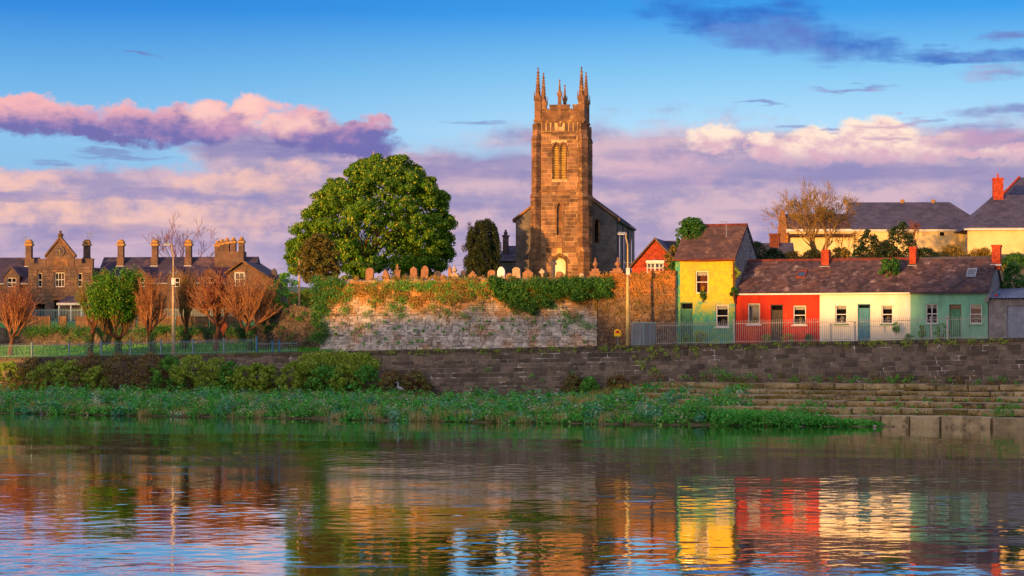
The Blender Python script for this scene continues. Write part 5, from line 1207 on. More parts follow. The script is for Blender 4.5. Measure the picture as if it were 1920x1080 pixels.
gf = thing('green_mesh_fence', 'pale green slatted fence on the lawn in front of the almshouse', 'fence', (*Q.w(0, v + 5), 0), Q.rz)
x0, x1 = Q.lx(52, v + 5), Q.lx(480, v + 5); bar = MB().box(-.025, .025, -.01, .01, 0, 1.0).mesh('slat', m_railb); n = int((x1 - x0) / .17)
zf0, zf1 = 7.0, wz(577, Q.w(-30, v + 5).y)
for i in range(n): link('slat', bar, gf, None, (x0 + (x1 - x0) * i / n, 0, zf0), (1, 1, zf1 - zf0 + random.uniform(-.02, .02)))
for z in (zf0 + .2, zf1 - .15): MB().box(x0, x1, .012, .04, z - .03, z + .03).build('rail', m_railb, gf)
dia = thing('rust_red_board', 'rust red diamond board leaning against the wall beside the red-tipped pollard', 'board', (*Q.w(Q.lx(419, 12), 12), 0), Q.rz)
zc = wz(612, Q.w(Q.lx(419, 12), 12).y); dia.location.z = zc
MB().prism([(-.42, 0), (0, -.85), (.42, 0), (0, .75)], -.03, .03).build('board_face', m_gutter, dia); MB().box(-.04, .04, .031, .08, -1.9, .5).build('stake', m_wood, dia)

# ------------------------------------------------------------------ railings on the quay
def railing(name, label, px0, px1, m, py_top, v=.3, sp=.145, posts=(), group=None):
    x0, x1 = Q.lx(px0, v), Q.lx(px1, v); xm = (x0 + x1) / 2
    t = thing(name, label, 'railing', (*Q.w(xm, v), ztop(xm)), Q.rz); t.rotation_euler = (0, -slope, Q.rz)
    H = wz(py_top, Q.w(xm, v).y) - ztop(xm)
    pk = MB().box(-.011, .011, -.011, .011, 0, .95).lathe([(.02, .95), (.0, 1.0)], (0, 0, 0), 4).mesh('picket', m)
    n = int((x1 - x0) / sp)
    for i in range(n + 1):
        hh = H * (1.0 + (.012 * math.sin(i * .7)))
        link('picket', pk, t, None, (x0 - xm + (x1 - x0) * i / n, 0, 0), (1, 1, hh))
    for z in (.12, H * .84): MB().box(x0 - xm, x1 - xm, .014, .03, z - .02, z + .02).build('rail', m, t)
    for (px, pm, ph) in posts:
        x = Q.lx(px, v) - xm; MB().box(x - .06, x + .06, -.06, .06, 0, H * ph).box(x - .08, x + .08, -.08, .08, H * ph, H * ph + .06).build('post', pm, t)
    return t
railing('quay_railing', 'blue-green iron railing on the quay in front of the pollard trees', -40, 482, m_railb, 640, posts=[(p, m_railb, 1.0) for p in (60, 130, 190, 245, 302, 362, 420)] + [(482, m_post, 1.1)])
railing('side_gate_railing', 'short blue railing with tall blue posts left of the churchyard corner', 484, 557, m_railb, 641, v=.32, sp=.2, posts=[(511, m_post, 1.1), (524, m_post, 1.12)])
railing('house_railing', 'pale rusty iron railing in front of the coloured houses', 1231, 1537, m_rail, 600, posts=[(1377, m_rail, 1.02)])
railing('cottage_railing', 'taller thin iron railing in front of the cream and green cottages', 1539, 1852, m_rail, 594, posts=[(1558, m_rail, .75), (1603, m_rail, .8), (1747, m_rail, .95), (1777, m_rail, 1.0)])
x0, x1 = Q.lx(1183, .35), Q.lx(1229, .35); xm = (x0 + x1) / 2
hb_ = thing('plank_gate', 'weathered grey plank gate panel beside the right street lamp', 'gate', (*Q.w(xm, .35), ztop(xm)), Q.rz)
H = wz(606, Q.w(xm, .35).y) - ztop(xm)
for i in range(7): a = x0 - xm + (x1 - x0) * i / 7; MB().box(a + .006, a + (x1 - x0) / 7 - .006, -.015 + .008 * (i % 2), .02, 0, H + random.uniform(-.02, .01)).build('plank', m_board, hb_)
for z in (.2, H - .25): MB().box(x0 - xm, x1 - xm, .022, .06, z, z + .12).build('cross_rail', m_board, hb_)
MB().box(x0 - xm - .03, x1 - xm + .03, -.05, .05, H, H + .09).build('top_rail', m_railb, hb_)

# ------------------------------------------------------------------ lamps, pole, sign
def lamp(px, pyb, pyt, v, label, m, arm):
    u = Q.lx(px, v); p = Q.w(u, v); z0 = ztop(u) - .3; zt = wz(pyt, p.y)
    t = thing('street_lamp', label, 'street lamp', (p.x, p.y, z0), 0, 'street lamps on the quay'); H = zt - z0
    MB().tube([(0, 0, 0), (0, 0, .05), (0, 0, H * .62)], [.16, .15, .115], 10).build('pole', m, t, smooth=False)
    MB().tube([(0, 0, H * .62), (0, 0, H * .9), (-.15, 0, H * .965), (-arm * .55, 0, H), (-arm, 0, H)], [.07, .055, .05, .045, .04], 8).build('arm', m_pole, t)
    MB().box(-.14, .14, -.2, -.11, H * .64, H * .70).build('control_box', m_white, t)
    MB().tube([(-.3, 0, H * .745), (.3, 0, H * .745)], .025, 5).tube([(-.28, 0, H * .745), (-.28, 0, H * .765)], .03, 5).tube([(.28, 0, H * .745), (.28, 0, H * .765)], .03, 5).build('wire_bracket', m_lampm, t)
    l = MB().hexa([(-arm - .62, -.12, H - .08), (-arm + .05, -.1, H - .08), (-arm + .05, .1, H - .08), (-arm - .62, .12, H - .08), (-arm - .5, -.07, H + .09), (-arm + .05, -.06, H + .06), (-arm + .05, .06, H + .06), (-arm - .5, .07, H + .09)]).build('lantern', m_lampm, t)
    MB().box(-arm - .55, -arm - .05, -.09, .09, H - .13, H - .082).build('lens', m_white, l)
lamp(325, 668, 457, .9, 'tall cream street lamp among the pollard trees on the left', m_pole, .25)
lamp(1177, 645, 437, .9, 'tall yellow street lamp between churchyard wall and yellow house', m_lamp, .2)
u = Q.lx(561, 9.5); p = Q.w(u, 9.5)
ut = thing('utility_pole', 'thin pale pole in front of the chestnut tree left edge', 'pole', (p.x, p.y, 5.5), 0)
MB().tube([(0, 0, 0), (0.02, 0, wz(487, p.y) - 5.5)], [.1, .075], 8).build('pole', m_pole, ut); MB().box(-.16, .16, -.04, .04, wz(490, p.y) - 5.5, wz(488, p.y) - 5.5).build('crossarm', m_wood, ut)
u = Q.lx(1158, .6); p = Q.w(u, .6); sg = thing('yellow_sign', 'small yellow house-shaped sign with red picture by the right street lamp', 'sign', (p.x, p.y, ztop(u) - .3), Q.rz)
zc = wz(624, p.y) - ztop(u) + .3; s = .0375
MB().tube([(0, .04, 0), (0, .04, zc)], .03, 6).build('post', m_lampm, sg)
bd = MB().prism([(-.27, zc - .27), (.27, zc - .27), (.27, zc + .15), (0, zc + .30), (-.27, zc + .15)], -.01, .02).build('board', m_yellow, sg)
pc = MB()
for (x, z, r) in ((-.08, .06, .1), (.07, .07, .1), (.0, .12, .09)): pc.prism([(x + r * math.cos(i * math.pi / 5), zc + z + r * .8 * math.sin(i * math.pi / 5)) for i in range(10)], -.014 - .001 * r, -.009)
pc.prism([(-.2, zc - .03), (.2, zc - .03), (.16, zc + .02), (-.16, zc + .02)], -.016, -.0092); pc.build('picture', m_signred, bd)
def cable(name, label, pts, sag, r=.012):
    mb = MB()
    for (a, b) in zip(pts[:-1], pts[1:]):
        a, b = Vector(a), Vector(b); q = [a.lerp(b, i / 14) - Vector((0, 0, sag * 4 * (i / 14) * (1 - i / 14))) for i in range(15)]; mb.tube(q, r, 4)
    o = mb.build(name, m_wire); props(o, label, 'cable')
pu = Q.w(Q.lx(561, 9.5), 9.5); pl = Q.w(Q.lx(1177, .9), .9); pc_ = CH.w(-2.4, 1)
cable('overhead_cable', 'thin overhead cable from the pale pole across the gravestones to the church', [(pu.x, pu.y, wz(488, pu.y)), (pc_.x, pc_.y, wz(492, pc_.y))], .35)
cable('overhead_cable', 'thin cable rising from almshouse end to the pale pole', [(*AF.w(AF.lx(505, -2), -2), wz(505, 226)), (pu.x, pu.y, wz(488.5, pu.y))], .3)
for (px, py, Yd, lb) in ((1362, 415, 165, 'small aerial on the yellow house ridge'), (1272, 434, 183, 'thin bent aerial beside the ivy-covered chimney'), (1441, 428, 190, 'bent aerial on the brick chimney behind the yellow house')):
    X = wx(px, Yd); ae = thing('roof_aerial', lb, 'aerial', (X, Yd, wz(py, Yd) - 1.2), 0)
    MB().tube([(0, 0, 0), (0, 0, 1.2)], .03, 5).build('mast', m_lampm, ae); MB().tube([(-.5, 0, 1.17), (.05, 0, 1.15)], .022, 5).build('boom', m_lampm, ae)

# ------------------------------------------------------------------ trees
def grow(mb, p, d, L, r, depth, spread, rs, tips=None, n=5, up=.12, kids=(2, 3), shrink=.72):
    p = Vector(p); d = Vector(d).normalized(); pts = [p]; rad = [r]
    for i in range(3):
        d = (d + Vector((rs.gauss(0, .10), rs.gauss(0, .10), rs.gauss(0, .06) + up * .4))).normalized(); p = p + d * L / 3; pts.append(p); rad.append(max(.014, r * (1 - .13 * (i + 1))))
    mb.tube(pts, rad, n if r > .04 else (4 if r > .015 else 3), False)
    if tips is not None and depth <= 1: tips.append(tuple(p))
    if depth == 0: return
    for k in range(rs.randint(*kids)):
        a = Vector((rs.gauss(0, 1), rs.gauss(0, 1), rs.gauss(0, .6))); a = (a - d * a.dot(d)).normalized()
        nd = (d + a * rs.uniform(.5, 1.0) * spread + Vector((0, 0, up))).normalized()
        grow(mb, pts[rs.choice((2, 3, 3))], nd, L * shrink * rs.uniform(.75, 1.15), rad[-1] * .68, depth - 1, spread, rs, tips, n, up, kids, shrink)

def chestnut():
    Y = 193.5; zb = 10.3; X = wx(680, Y)
    t = thing('chestnut_tree', 'huge round green chestnut tree in leaf behind the gravestones', 'tree', (X, Y, zb), 0)
    rs = random.Random(3); mb = MB()
    mb.tube([(0, 0, -.3), (.05, 0, .8), (.0, .1, 2.0), (.1, 0, 3.4)], [.75, .55, .5, .42], 10)
    for k in range(9):
        q = k * 2 * math.pi / 9; grow(mb, (0, 0, 1.6 + .2 * (k % 3)), (math.cos(q), math.sin(q), .65 + .3 * (k % 2)), 3.0, .24, 3, .8, rs)
    mb.build('trunk', m_bark, t)
    z0, z1 = wz(517, Y) - zb, wz(293, Y) - zb; RM = 7.1
    prof = [(0, .74), (.08, .96), (.2, 1.02), (.42, .98), (.6, .88), (.78, .68), (.9, .47), (1, .18)]
    hs, rsx = zip(*prof); cen = []; rad = []
    n = 0
    while n < 215:                                       # leaf masses: each a dome of clumps at the end of a limb
        h = rng.uniform(0, 1); q = rng.uniform(0, 2 * math.pi); R0 = np.interp(h, hs, rsx)
        if rng.uniform() > R0 * .85 + .25: continue
        lr_ = rng.uniform(.65, 1.15); rr = max(.0, RM * R0 * rng.uniform(.93, 1.03) - lr_ * .5)
        c0 = np.array([wx(684 + 46 * h, Y) - X + rr * math.cos(q), rr * math.sin(q) * .95, z0 + (z1 - z0) * h * .97 - lr_ * .2]); n += 1
        out = np.array([math.cos(q), math.sin(q), .55 + h]); out /= np.linalg.norm(out)
        for k in range(int(9 * lr_ * lr_) + 4):
            dv = rng.normal(size=3) + out * .9; dv /= np.linalg.norm(dv); cen.append(tuple(c0 + dv * lr_ * rng.uniform(.75, 1.05) * np.array([1, 1, .72]))); rad.append(rng.uniform(.26, .5))
    cen = np.array(cen); rad = np.array(rad)
    p, nn, s = clump_cloud(cen, rad, 92, .2, .7)
    s2 = rng.normal(size=(15000, 3)); s2 /= np.linalg.norm(s2, axis=1, keepdims=True); hh = rng.uniform(.05, .9, 15000)
    rr = RM * .86 * np.interp(hh, hs, rsx) * np.sqrt(rng.uniform(.15, 1, 15000)); q = rng.uniform(0, 2 * math.pi, 15000)
    pin = np.stack([(686 + 54 * hh - 680) * Y / F + rr * np.cos(q), rr * np.sin(q), z0 + (z1 - z0) * hh], 1)
    crown = link('crown', leaf_mesh('crown', np.concatenate([p, pin]), np.concatenate([nn, s2]), np.concatenate([s, np.full(15000, .27)]), m_chest, .62, (0, 0, -.7)), t)
    k = rng.choice(len(cen), 300, replace=False); fd = cen[k] - cen.mean(0); fd /= np.linalg.norm(fd, axis=1, keepdims=True)
    fp_ = cen[k] + fd * rad[k][:, None] * .95 + np.array([0, 0, .1]); fp2 = np.repeat(fp_, 4, 0) + rng.normal(scale=.05, size=(300 * 4, 3))
    f = link('blossom', leaf_mesh('blossom', fp2, np.repeat(fd, 4, 0) + rng.normal(scale=.4, size=(300 * 4, 3)), np.full(300 * 4, .16), m_flower, .5, (0, 0, 1.5)), crown); f['kind'] = 'stuff'
chestnut()

def leafy(name, label, px, pyb, pyt, Y, halfw, m, n=260, per=40, size=.2, cat='tree', shape=None, v=None, trunk=True, flat=.85, group=None, zbase=None):
    """bush or small tree: clumps through an egg-shaped or given outline (list of height, half-width factors)"""
    X = wx(px, Y); zb = wz(pyb, Y) if zbase is None else zbase; H = wz(pyt, Y) - zb; hw = halfw * Y / F
    t = thing(name, label, cat, (X, Y, zb), 0, group); shape = shape or [(0, .55), (.2, .95), (.5, 1), (.75, .78), (.92, .42), (1, .15)]
    hs, rs_ = zip(*shape); h = rng.uniform(0.02, 1, n); q = rng.uniform(0, 2 * math.pi, n); R0 = np.interp(h, hs, rs_)
    rr = hw * R0 * np.sqrt(rng.uniform(.25, 1, n)) * rng.uniform(.85, 1.12, n)
    cen = np.stack([rr * np.cos(q), rr * np.sin(q) * .85, h * H], 1); rad = rng.uniform(.7, 1.3, n) * max(size * 1.3, hw * .16)
    p, nn, s = clump_cloud(cen, rad, per, size, flat)
    p[:, 2] = np.maximum(p[:, 2], -.05)
    mb = MB(); rs = random.Random(int(px))
    if trunk:
        mb.tube([(0, 0, -.3), (.02, 0, H * .35), (0, .02, H * .8)], [max(.05, hw * .07), max(.04, hw * .05), .02], 6)
    else:
        for k in range(6): a = k * 1.05; mb.tube([(0, 0, -.25), (hw * .3 * math.cos(a), hw * .25 * math.sin(a), H * .4), (hw * .55 * math.cos(a), hw * .5 * math.sin(a), H * .75)], [.03, .02, .01], 4)
    mb.build('trunk' if trunk else 'stems', m_bark, t)
    link('crown' if trunk else 'foliage', leaf_mesh('foliage', p, nn, s, m), t)
    return t
leafy('brown_tree', 'brown-green young tree in front of the chestnut left side', 597, 530, 443, 179, 42, m_brown, 260, 42, .2, shape=[(0, .6), (.3, 1), (.6, .95), (.85, .6), (1, .2)])
yw = leafy('yew_tree', 'dark rounded columnar yew left of the church', 905, 528, 418, 190, 33, m_yew, 520, 90, .14, shape=[(0, .86), (.3, 1), (.6, 1.0), (.8, .92), (.93, .7), (1, .35)], flat=1.5)

def bare_tree(name, label, px, pyb, pyt, Y, m, depth=5, spread=.7, seed=1, stems=1, r=.16, lean=0.0, L=None, leaf=None, up=.1, kids=(2, 3), group=None):
    X = wx(px, Y); zb = wz(pyb, Y); H = wz(pyt, Y) - zb; t = thing(name, label, 'tree', (X, Y, zb), 0, group); rs = random.Random(seed); mb = MB(); tips = []
    L = L or H * .30
    for k in range(stems):
        q = k * 2.4; grow(mb, (.15 * math.cos(q) * (stems > 1), .15 * math.sin(q), -.2), (lean + (.35 * math.cos(q) if stems > 1 else 0), .3 * math.sin(q) if stems > 1 else 0, 1), L, r, depth, spread, rs, tips, 6, up, kids)
    mb.build('branches', m, t)
    if leaf and tips:
        P = np.repeat(np.array(tips), 3, 0) + rng.normal(scale=.12, size=(len(tips) * 3, 3)); link('buds', leaf_mesh('buds', P, rng.normal(size=P.shape), np.full(len(P), .09), leaf), t)['kind'] = 'stuff'
    return t
bare_tree('bare_tree', 'bare leafless tree rising behind the almshouse chimneys', 345, 545, 395, 240, m_twig, 5, .62, 5, 5, .17, kids=(2, 3), up=.16)
bare_tree('bare_tree', 'bare branching tree with fine twigs above the cream cottage', 1535, 492, 325, 182, m_twigg, 5, .8, 8, 7, .16, leaf=m_hedge, up=.14, kids=(2, 4))
bare_tree('sapling', 'thin reddish sapling above the hedge right of the dark evergreen', 1712, 475, 398, 180, m_twig, 4, .6, 12, 3, .05, leaf=m_redl, up=.2)
bare_tree('sapling', 'thin bare sapling near the left end of the ochre hall', 1590, 490, 405, 180, m_twigg, 4, .6, 14, 3, .05, leaf=m_orl, up=.2)

def pollard(px, pyb, pyt, v, hw, label, leaf, dens=1.0, ivy=True, seed=0, shoots=90, mt=None, leafsize=.085, headf=.42, base=None):
    u = Q.lx(px, v); p0 = Q.w(u, v); Y = p0.y; zb = lawnz(u, v) - .05; H = wz(pyt, Y) - zb; w = 1.3 * hw * Y / F; rs = random.Random(seed)
    t = thing('pollard_tree', label, 'tree', (p0.x, p0.y, zb), 0, 'pollarded trees on the lawn')
    tr = MB(); hz = H * headf * rs.uniform(.72, 1.12); lean = rs.uniform(-.35, .35)
    tr.tube([(0, 0, -.2), (lean * .4, 0, hz * .4), (lean, .02, hz * .75), (lean, 0, hz * .95)], [.27, .2, .19, .25], 9)
    limbs = []
    for k in range(rs.randint(5, 8)):
        q = rs.uniform(0, 6.28); rr_ = w * rs.uniform(.15, .62); e = Vector((lean + rr_ * math.cos(q), rr_ * math.sin(q), hz * rs.uniform(1.05, 1.5))); m0 = Vector((lean + rr_ * .55 * math.cos(q), rr_ * .55 * math.sin(q), hz * rs.uniform(.92, 1.1)))
        tr.tube([(lean, 0, hz * rs.uniform(.7, .9)), m0, e], [.13, .10, .075], 6); limbs.append((m0, e, q))
    tr.build('trunk', m_bark, t)
    sh = MB(); tip = []
    for k in range(int(shoots * 1.5)):
        m0, e, q = rs.choice(limbs); a = m0.lerp(e, rs.uniform(.35, 1.0)); top = H * rs.choice((rs.uniform(.55, .85), rs.uniform(.75, 1.04))); sp_ = rs.gauss(0, .26) * w; qq = q + rs.gauss(0, .9)
        b = Vector((a.x * 1.25 + sp_ + .18 * w * math.cos(qq), a.y * 1.25 + .25 * w * math.sin(qq), max(top - .12 * H * (abs(a.x) / w), a.z + .5))); m1 = a.lerp(b, .45) + Vector((rs.gauss(0, .1), rs.gauss(0, .1), rs.gauss(0, .05)))
        sh.tube([a, m1, m1.lerp(b, .5) + Vector((rs.gauss(0, .06), 0, 0)), b], [.05, .036, .022, .010], 4, False)
        for j in range(6):
            s0 = m1.lerp(b, rs.uniform(.0, .95)); e2 = s0 + Vector((rs.gauss(0, .26), rs.gauss(0, .26), rs.uniform(.15, .6))); sh.tube([s0, e2], [.013, .006], 3, False); tip.append(tuple(e2)); tip.append(tuple(s0.lerp(e2, .5)))
        tip.append(tuple(b))
    sh.build('shoots', mt or m_shoot, t)
    tip = np.array(tip); k = max(2, int(4.5 * dens)); P = np.repeat(tip, k, 0) + rng.normal(scale=.16, size=(len(tip) * k, 3))
    link('leaves', leaf_mesh('leaves', P, rng.normal(size=P.shape), leafsize * rng.uniform(.6, 1.3, len(P)), leaf), t)
    if ivy:
        n = 420; q = rng.uniform(0, 2 * math.pi, n); h = rng.uniform(0, hz * .8, n); r = rng.uniform(.22, .42, n); P = np.stack([r * np.cos(q), r * np.sin(q), h], 1)
        iv = link('trunk_ivy', leaf_mesh('ivy', P, np.stack([np.cos(q), np.sin(q), .3 + 0 * q], 1), np.full(n, .16), m_ivy), t); iv['kind'] = 'stuff'
pollard(18, 672, 535, 5.5, 40, 'dark red-tipped pollard tree at the left edge', m_redl, .7, False, 1, 110)
pollard(168, 668, 522, 5.0, 34, 'olive leaning pollard left of the bright green tree', m_limel, .8, True, 2, 70, m_twigg)
pollard(222, 668, 512, 5.0, 42, 'bright green leafy tree between the pollards', m_limel, 4.2, True, 3, 130, m_twigg, .19, .30)
pollard(285, 667, 515, 5.0, 30, 'upright orange pollard just left of the cream street lamp', m_orl, .6, True, 4, 120)
pollard(345, 664, 505, 9.0, 26, 'slim olive pollard just right of the cream street lamp', m_orl, 1.0, True, 5, 60, m_twigg)
pollard(404, 664, 510, 5.5, 40, 'red-tipped orange pollard beside the rust red board', m_redl, .9, False, 6, 120)
pollard(470, 660, 515, 5.2, 48, 'broad orange pollard near the churchyard corner', m_orl, .55, True, 7, 150)

# hedge, evergreens and ivy round the houses
i_ = 0
for (px, pyt, hw, m, nm, lb, cat) in [
    (1420, 452, 34, m_conif, 'evergreen_bush', 'dark evergreen bush behind the yellow house gable', 'bush'),
    (1452, 462, 26, m_conif, 'evergreen_bush', 'low dark evergreen below the hidden brick chimney', 'bush'),
    (1485, 468, 30, m_hedge, 'hedge_bush', 'golden hedge bush at the foot of the bare tree, left side', 'bush'),
    (1525, 466, 34, m_hedge, 'hedge_bush', 'golden hedge bush directly above the red-cream chimney', 'bush'),
    (1575, 462, 34, m_hedge, 'hedge_bush', 'brown-green hedge bush right of the bare tree', 'bush'),
    (1628, 428, 26, m_conif, 'evergreen_shrub', 'upright dark evergreen shrub left of the taller dark one', 'bush'),
    (1688, 412, 30, m_conif, 'evergreen_shrub', 'tallest dark evergreen against the ochre hall', 'bush'),
    (1660, 450, 34, m_hedge, 'hedge_bush', 'orange-brown hedge bush between the two dark evergreens', 'bush'),
    (1735, 462, 34, m_conif, 'hedge_bush', 'dark green hedge bush behind the middle brick chimney', 'bush'),
    (1785, 458, 40, m_hedge, 'hedge_bush', 'golden hedge bush right of the middle brick chimney', 'bush'),
    (1840, 464, 40, m_hedge, 'hedge_bush', 'olive hedge bush left of the right end chimney', 'bush'),
    (1905, 472, 34, m_ivy, 'hedge_bush', 'green hedge bush right of the right end chimney', 'bush')]:
    leafy(nm, lb, px, 500, pyt + 6, 178 - (3 if m is m_conif else 0), hw * 1.25, m, 200, 44, .15, cat, trunk=False, group='hedge behind the cottages', zbase=9.6)
leafy('creeper', 'dark creeper bush behind the garage in shade', 1900, 560, 495, 162, 24, m_ivy, 70, 40, .18, 'creeper', trunk=False)
fr, W, zb, yez, yrz = YH
P_ = fr.w(.35, 3.3); leafy('ivy_clump', 'ivy mass smothering the left chimney of the yellow house', 1297, 475, 411, P_.y - .5, 29, m_ivy, 220, 50, .16, 'ivy', shape=[(0, .8), (.3, 1), (.6, 1), (.85, .75), (1, .35)], trunk=False)
P_ = fr.w(-.3, 1.2); leafy('wall_creeper', 'orange-green creeper on the left corner of the yellow house', 1262, 520, 462, P_.y, 17, m_hedge, 60, 40, .14, 'creeper', trunk=False)
P_ = fr.w(-.3, .2); leafy('wall_creeper', 'green creeper low on the left corner of the yellow house', 1262, 545, 488, P_.y, 10, m_ivy, 40, 40, .13, 'creeper', trunk=False)
cf = Q.sub(Q.lx(1537, VF), VF); yy = Q.w(cf.lx(1670), VF + 1.9).y
P0 = Q.w(Q.lx(1670, VF + 1.9), VF + 1.9); leafy('roof_ivy', 'round green ivy bush growing on the cream cottage roof', 1669, 527, 485, P0.y - 0, 21, m_ivy, 60, 46, .15, 'ivy', shape=[(0, .3), (.3, .85), (.6, 1), (.85, .8), (1, .4)], trunk=False, zbase=wz(525, P0.y))
for (px, v, pyt, hw, lb, m) in [(1765, 3.6, 606, 16, 'green shrub in front of the green cottage left of its door', m_bushg), (1729, 3.9, 612, 6, 'small hanging plant under the green cottage left window', m_bushg), (1680, 3.9, 607, 6, 'hanging plant at the cream cottage right window', m_bushg),
        (1312, 3.6, 620, 12, 'weedy plant with orange flowers by the yellow house door', m_bush), (1286, 3.4, 624, 10, 'low green weeds at the yellow house left corner', m_bushg), (1437, 3.8, 629, 12, 'low weeds left of the dark red-cottage door', m_bush), (1478, 3.8, 627, 14, 'low weeds right of the dark red-cottage door', m_bush), (1516, 3.9, 628, 7, 'small dark plant at the right end of the red wall', m_ivy), (1704, 3.9, 628, 9, 'tuft at the join of cream and green cottages', m_bushg), (1318, 4.35, 547, 5, 'small fern under the yellow house upper window', m_ivy), (1376, 4.3, 540, 7, 'small plant in the gutter corner of yellow and red houses', m_ivy), (1380, 4.6, 505, 8, 'golden plant on the yellow house gable edge', m_bush)]:
    u = Q.lx(px, v); p = Q.w(u, v); zb_ = ztop(u) - .2 if pyt > 600 else wz(pyt + 14, p.y)
    if px in (1729, 1680): zb_ = wz(634 if px == 1729 else 622, p.y)
    leafy('house_plant', lb, px, 640, pyt, p.y, hw, m, 22, 34, .11, 'plant', trunk=False, zbase=zb_, group='plants along the house fronts')

# ------------------------------------------------------------------ growth on walls and bank
def scatter_obj(name, label, cat, P, N, S, m, aspect=.55, droop=None, parent=None):
    o = link(name, leaf_mesh(name, P, N, S, m, aspect, droop), parent)
    return props(o, label if parent is None else None, cat if parent is None else None, None, 'stuff')
def tufts(frame_v, items, m, name, label, cat, per=26, size=.13):
    """clumps of leaves hanging on a wall plane at depth v: (px, py, rpx)"""
    P, N, S = [], [], []
    for (px, py, r) in items:
        u = Q.lx(px, frame_v); p = Q.w(u, frame_v); c = np.array([p.x, p.y, wz(py, p.y)]); s = r * p.y / F; n = int(per * max(1, (r / 6) ** 1.6))
        d = rng.normal(size=(n, 3)) * np.array([1, .35, .8]) * s * .5; nr_ = np.array([-.365, -.931, .5]) + rng.normal(scale=.5, size=(n, 3))
        P.append(c + d + np.array([-.365, -.931, 0]) * .12); N.append(nr_); S.append(size * rng.uniform(.6, 1.4, n))
    return scatter_obj(name, label, cat, np.concatenate(P), np.concatenate(N), np.concatenate(S), m, .5, (0, 0, -.8))
rr = random.Random(9)
it = []
for k in range(85):
    px = rr.uniform(605, 1110); t = rr.random(); py = 530 + 75 * t * t + rr.uniform(-3, 12); it.append((px, py, rr.uniform(4, 10) * (1.2 - .6 * t)))
for k in range(42): it.append((rr.uniform(740, 850) if k < 25 else rr.uniform(612, 1000), 533 + rr.uniform(-4, 8) if k < 25 else rr.uniform(535, 580), rr.uniform(8, 13)))
it += [(628, 552, 16), (625, 545, 13), (650, 555, 18), (660, 545, 13), (605, 585, 16), (602, 605, 12), (645, 585, 12), (690, 588, 12), (735, 575, 14), (750, 590, 12), (810, 575, 12), (825, 560, 13), (860, 555, 15), (835, 583, 9), (760, 560, 12), (870, 590, 8)]
tufts(4.35, it, m_bushg, 'churchyard_wall_weeds', 'green weeds and tufts hanging on the tall churchyard wall', 'weeds')
tufts(4.3, [(rr.uniform(605, 1120), 532 + abs(rr.gauss(0, 22)), rr.uniform(4, 10)) for k in range(330)] + [(rr.uniform(600, 1120), 522 + rr.uniform(-3, 3), rr.uniform(4, 7)) for k in range(90)] + [(rr.uniform(1125, 1262), rr.uniform(512, 590), rr.uniform(4, 9)) for k in range(190)], m_hedge, 'dry_wall_weeds', 'golden dry weeds along the top of the churchyard wall', 'weeds')
tufts(4.3, [(1062, 590, 12), (1070, 600, 8), (1030, 605, 6), (1085, 595, 9), (1100, 610, 10), (1112, 612, 7), (1060, 612, 5)] + [(rr.uniform(620, 1110), rr.uniform(600, 645), rr.uniform(2.5, 5)) for k in range(40)], m_bushg, 'lower_wall_weeds', 'small weeds low on the pale churchyard wall', 'weeds')
tufts(4.2, [(599 + rr.uniform(-8, 10), rr.uniform(545, 640), rr.uniform(6, 12)) for k in range(34)] + [(rr.uniform(590, 640), rr.uniform(522, 560), rr.uniform(7, 12)) for k in range(30)], m_ivy, 'corner_ivy', 'dark ivy running down the left corner of the churchyard wall', 'ivy', 40, .15)
# big ivy bush hanging over the wall below the church
c = []
for k in range(330):
    px = rr.uniform(922, 1150); f = (px - 922) / 228; lo_ = 545 + 42 * math.sin(min(1, f * 1.6) * math.pi) ** 1.2 if f < .62 else 562 - 20 * (f - .62)
    c.append((px, rr.uniform(521 + 6 * rr.random(), lo_), 11))
P, N, S = [], [], []
for (px, py, r) in c:
    u = Q.lx(px, 4.2); p = Q.w(u, 4.2 - rr.uniform(0, .6)); n = 60; d = rng.normal(size=(n, 3)); d /= np.linalg.norm(d, axis=1, keepdims=True)
    P.append(np.array([p.x, p.y, wz(py, p.y)]) + d * .34 * rng.uniform(.5, 1.1, (n, 1))); N.append(d + rng.normal(scale=.4, size=(n, 3))); S.append(.15 * rng.uniform(.6, 1.4, n))
p = Q.w(Q.lx(1030, 4.2), 4.2); ivb = thing('ivy_bush', 'wide dark green ivy hanging over the churchyard wall below the tower', 'ivy', (0, 0, 0), 0)
link('foliage', leaf_mesh('foliage', np.concatenate(P), np.concatenate(N), np.concatenate(S), m_ivy, .6, (0, 0, -.5)), ivb)
# dark ivy on the low wall and the garden wall
tufts(7.3, [(603, 575, 14), (600, 600, 12), (572, 590, 7), (585, 632, 8), (560, 595, 8), (575, 635, 6), (500, 615, 14), (515, 605, 10)] + [(rr.uniform(490, 600), rr.uniform(580, 650), rr.uniform(3, 7)) for k in range(24)], m_ivy, 'low_wall_ivy', 'dark ivy patches on the low dark wall', 'ivy')
tufts(15.8, [(rr.uniform(15, 480), 614 + abs(rr.gauss(0, 7)), rr.uniform(6, 13)) for k in range(130)] + [(x, rr.uniform(618, 640), 11) for x in (25, 75, 80, 130, 138, 145, 150, 160, 185, 200, 205, 230, 240, 300, 330)], m_ivy, 'garden_wall_ivy', 'dark ivy hanging over the low garden wall on the left', 'ivy')
for (px, pyt, hw, lb, m) in ((535, 515, 34, 'tall leafy bush behind the low dark wall', m_bushg), (505, 540, 26, 'olive bush at the right end of the garden wall', m_bush), (575, 545, 26, 'yellow-green bush at the churchyard corner', m_bush)):
    leafy('bush', lb, px, 600, pyt, 186, hw, m, 90, 40, .18, 'bush', trunk=False)
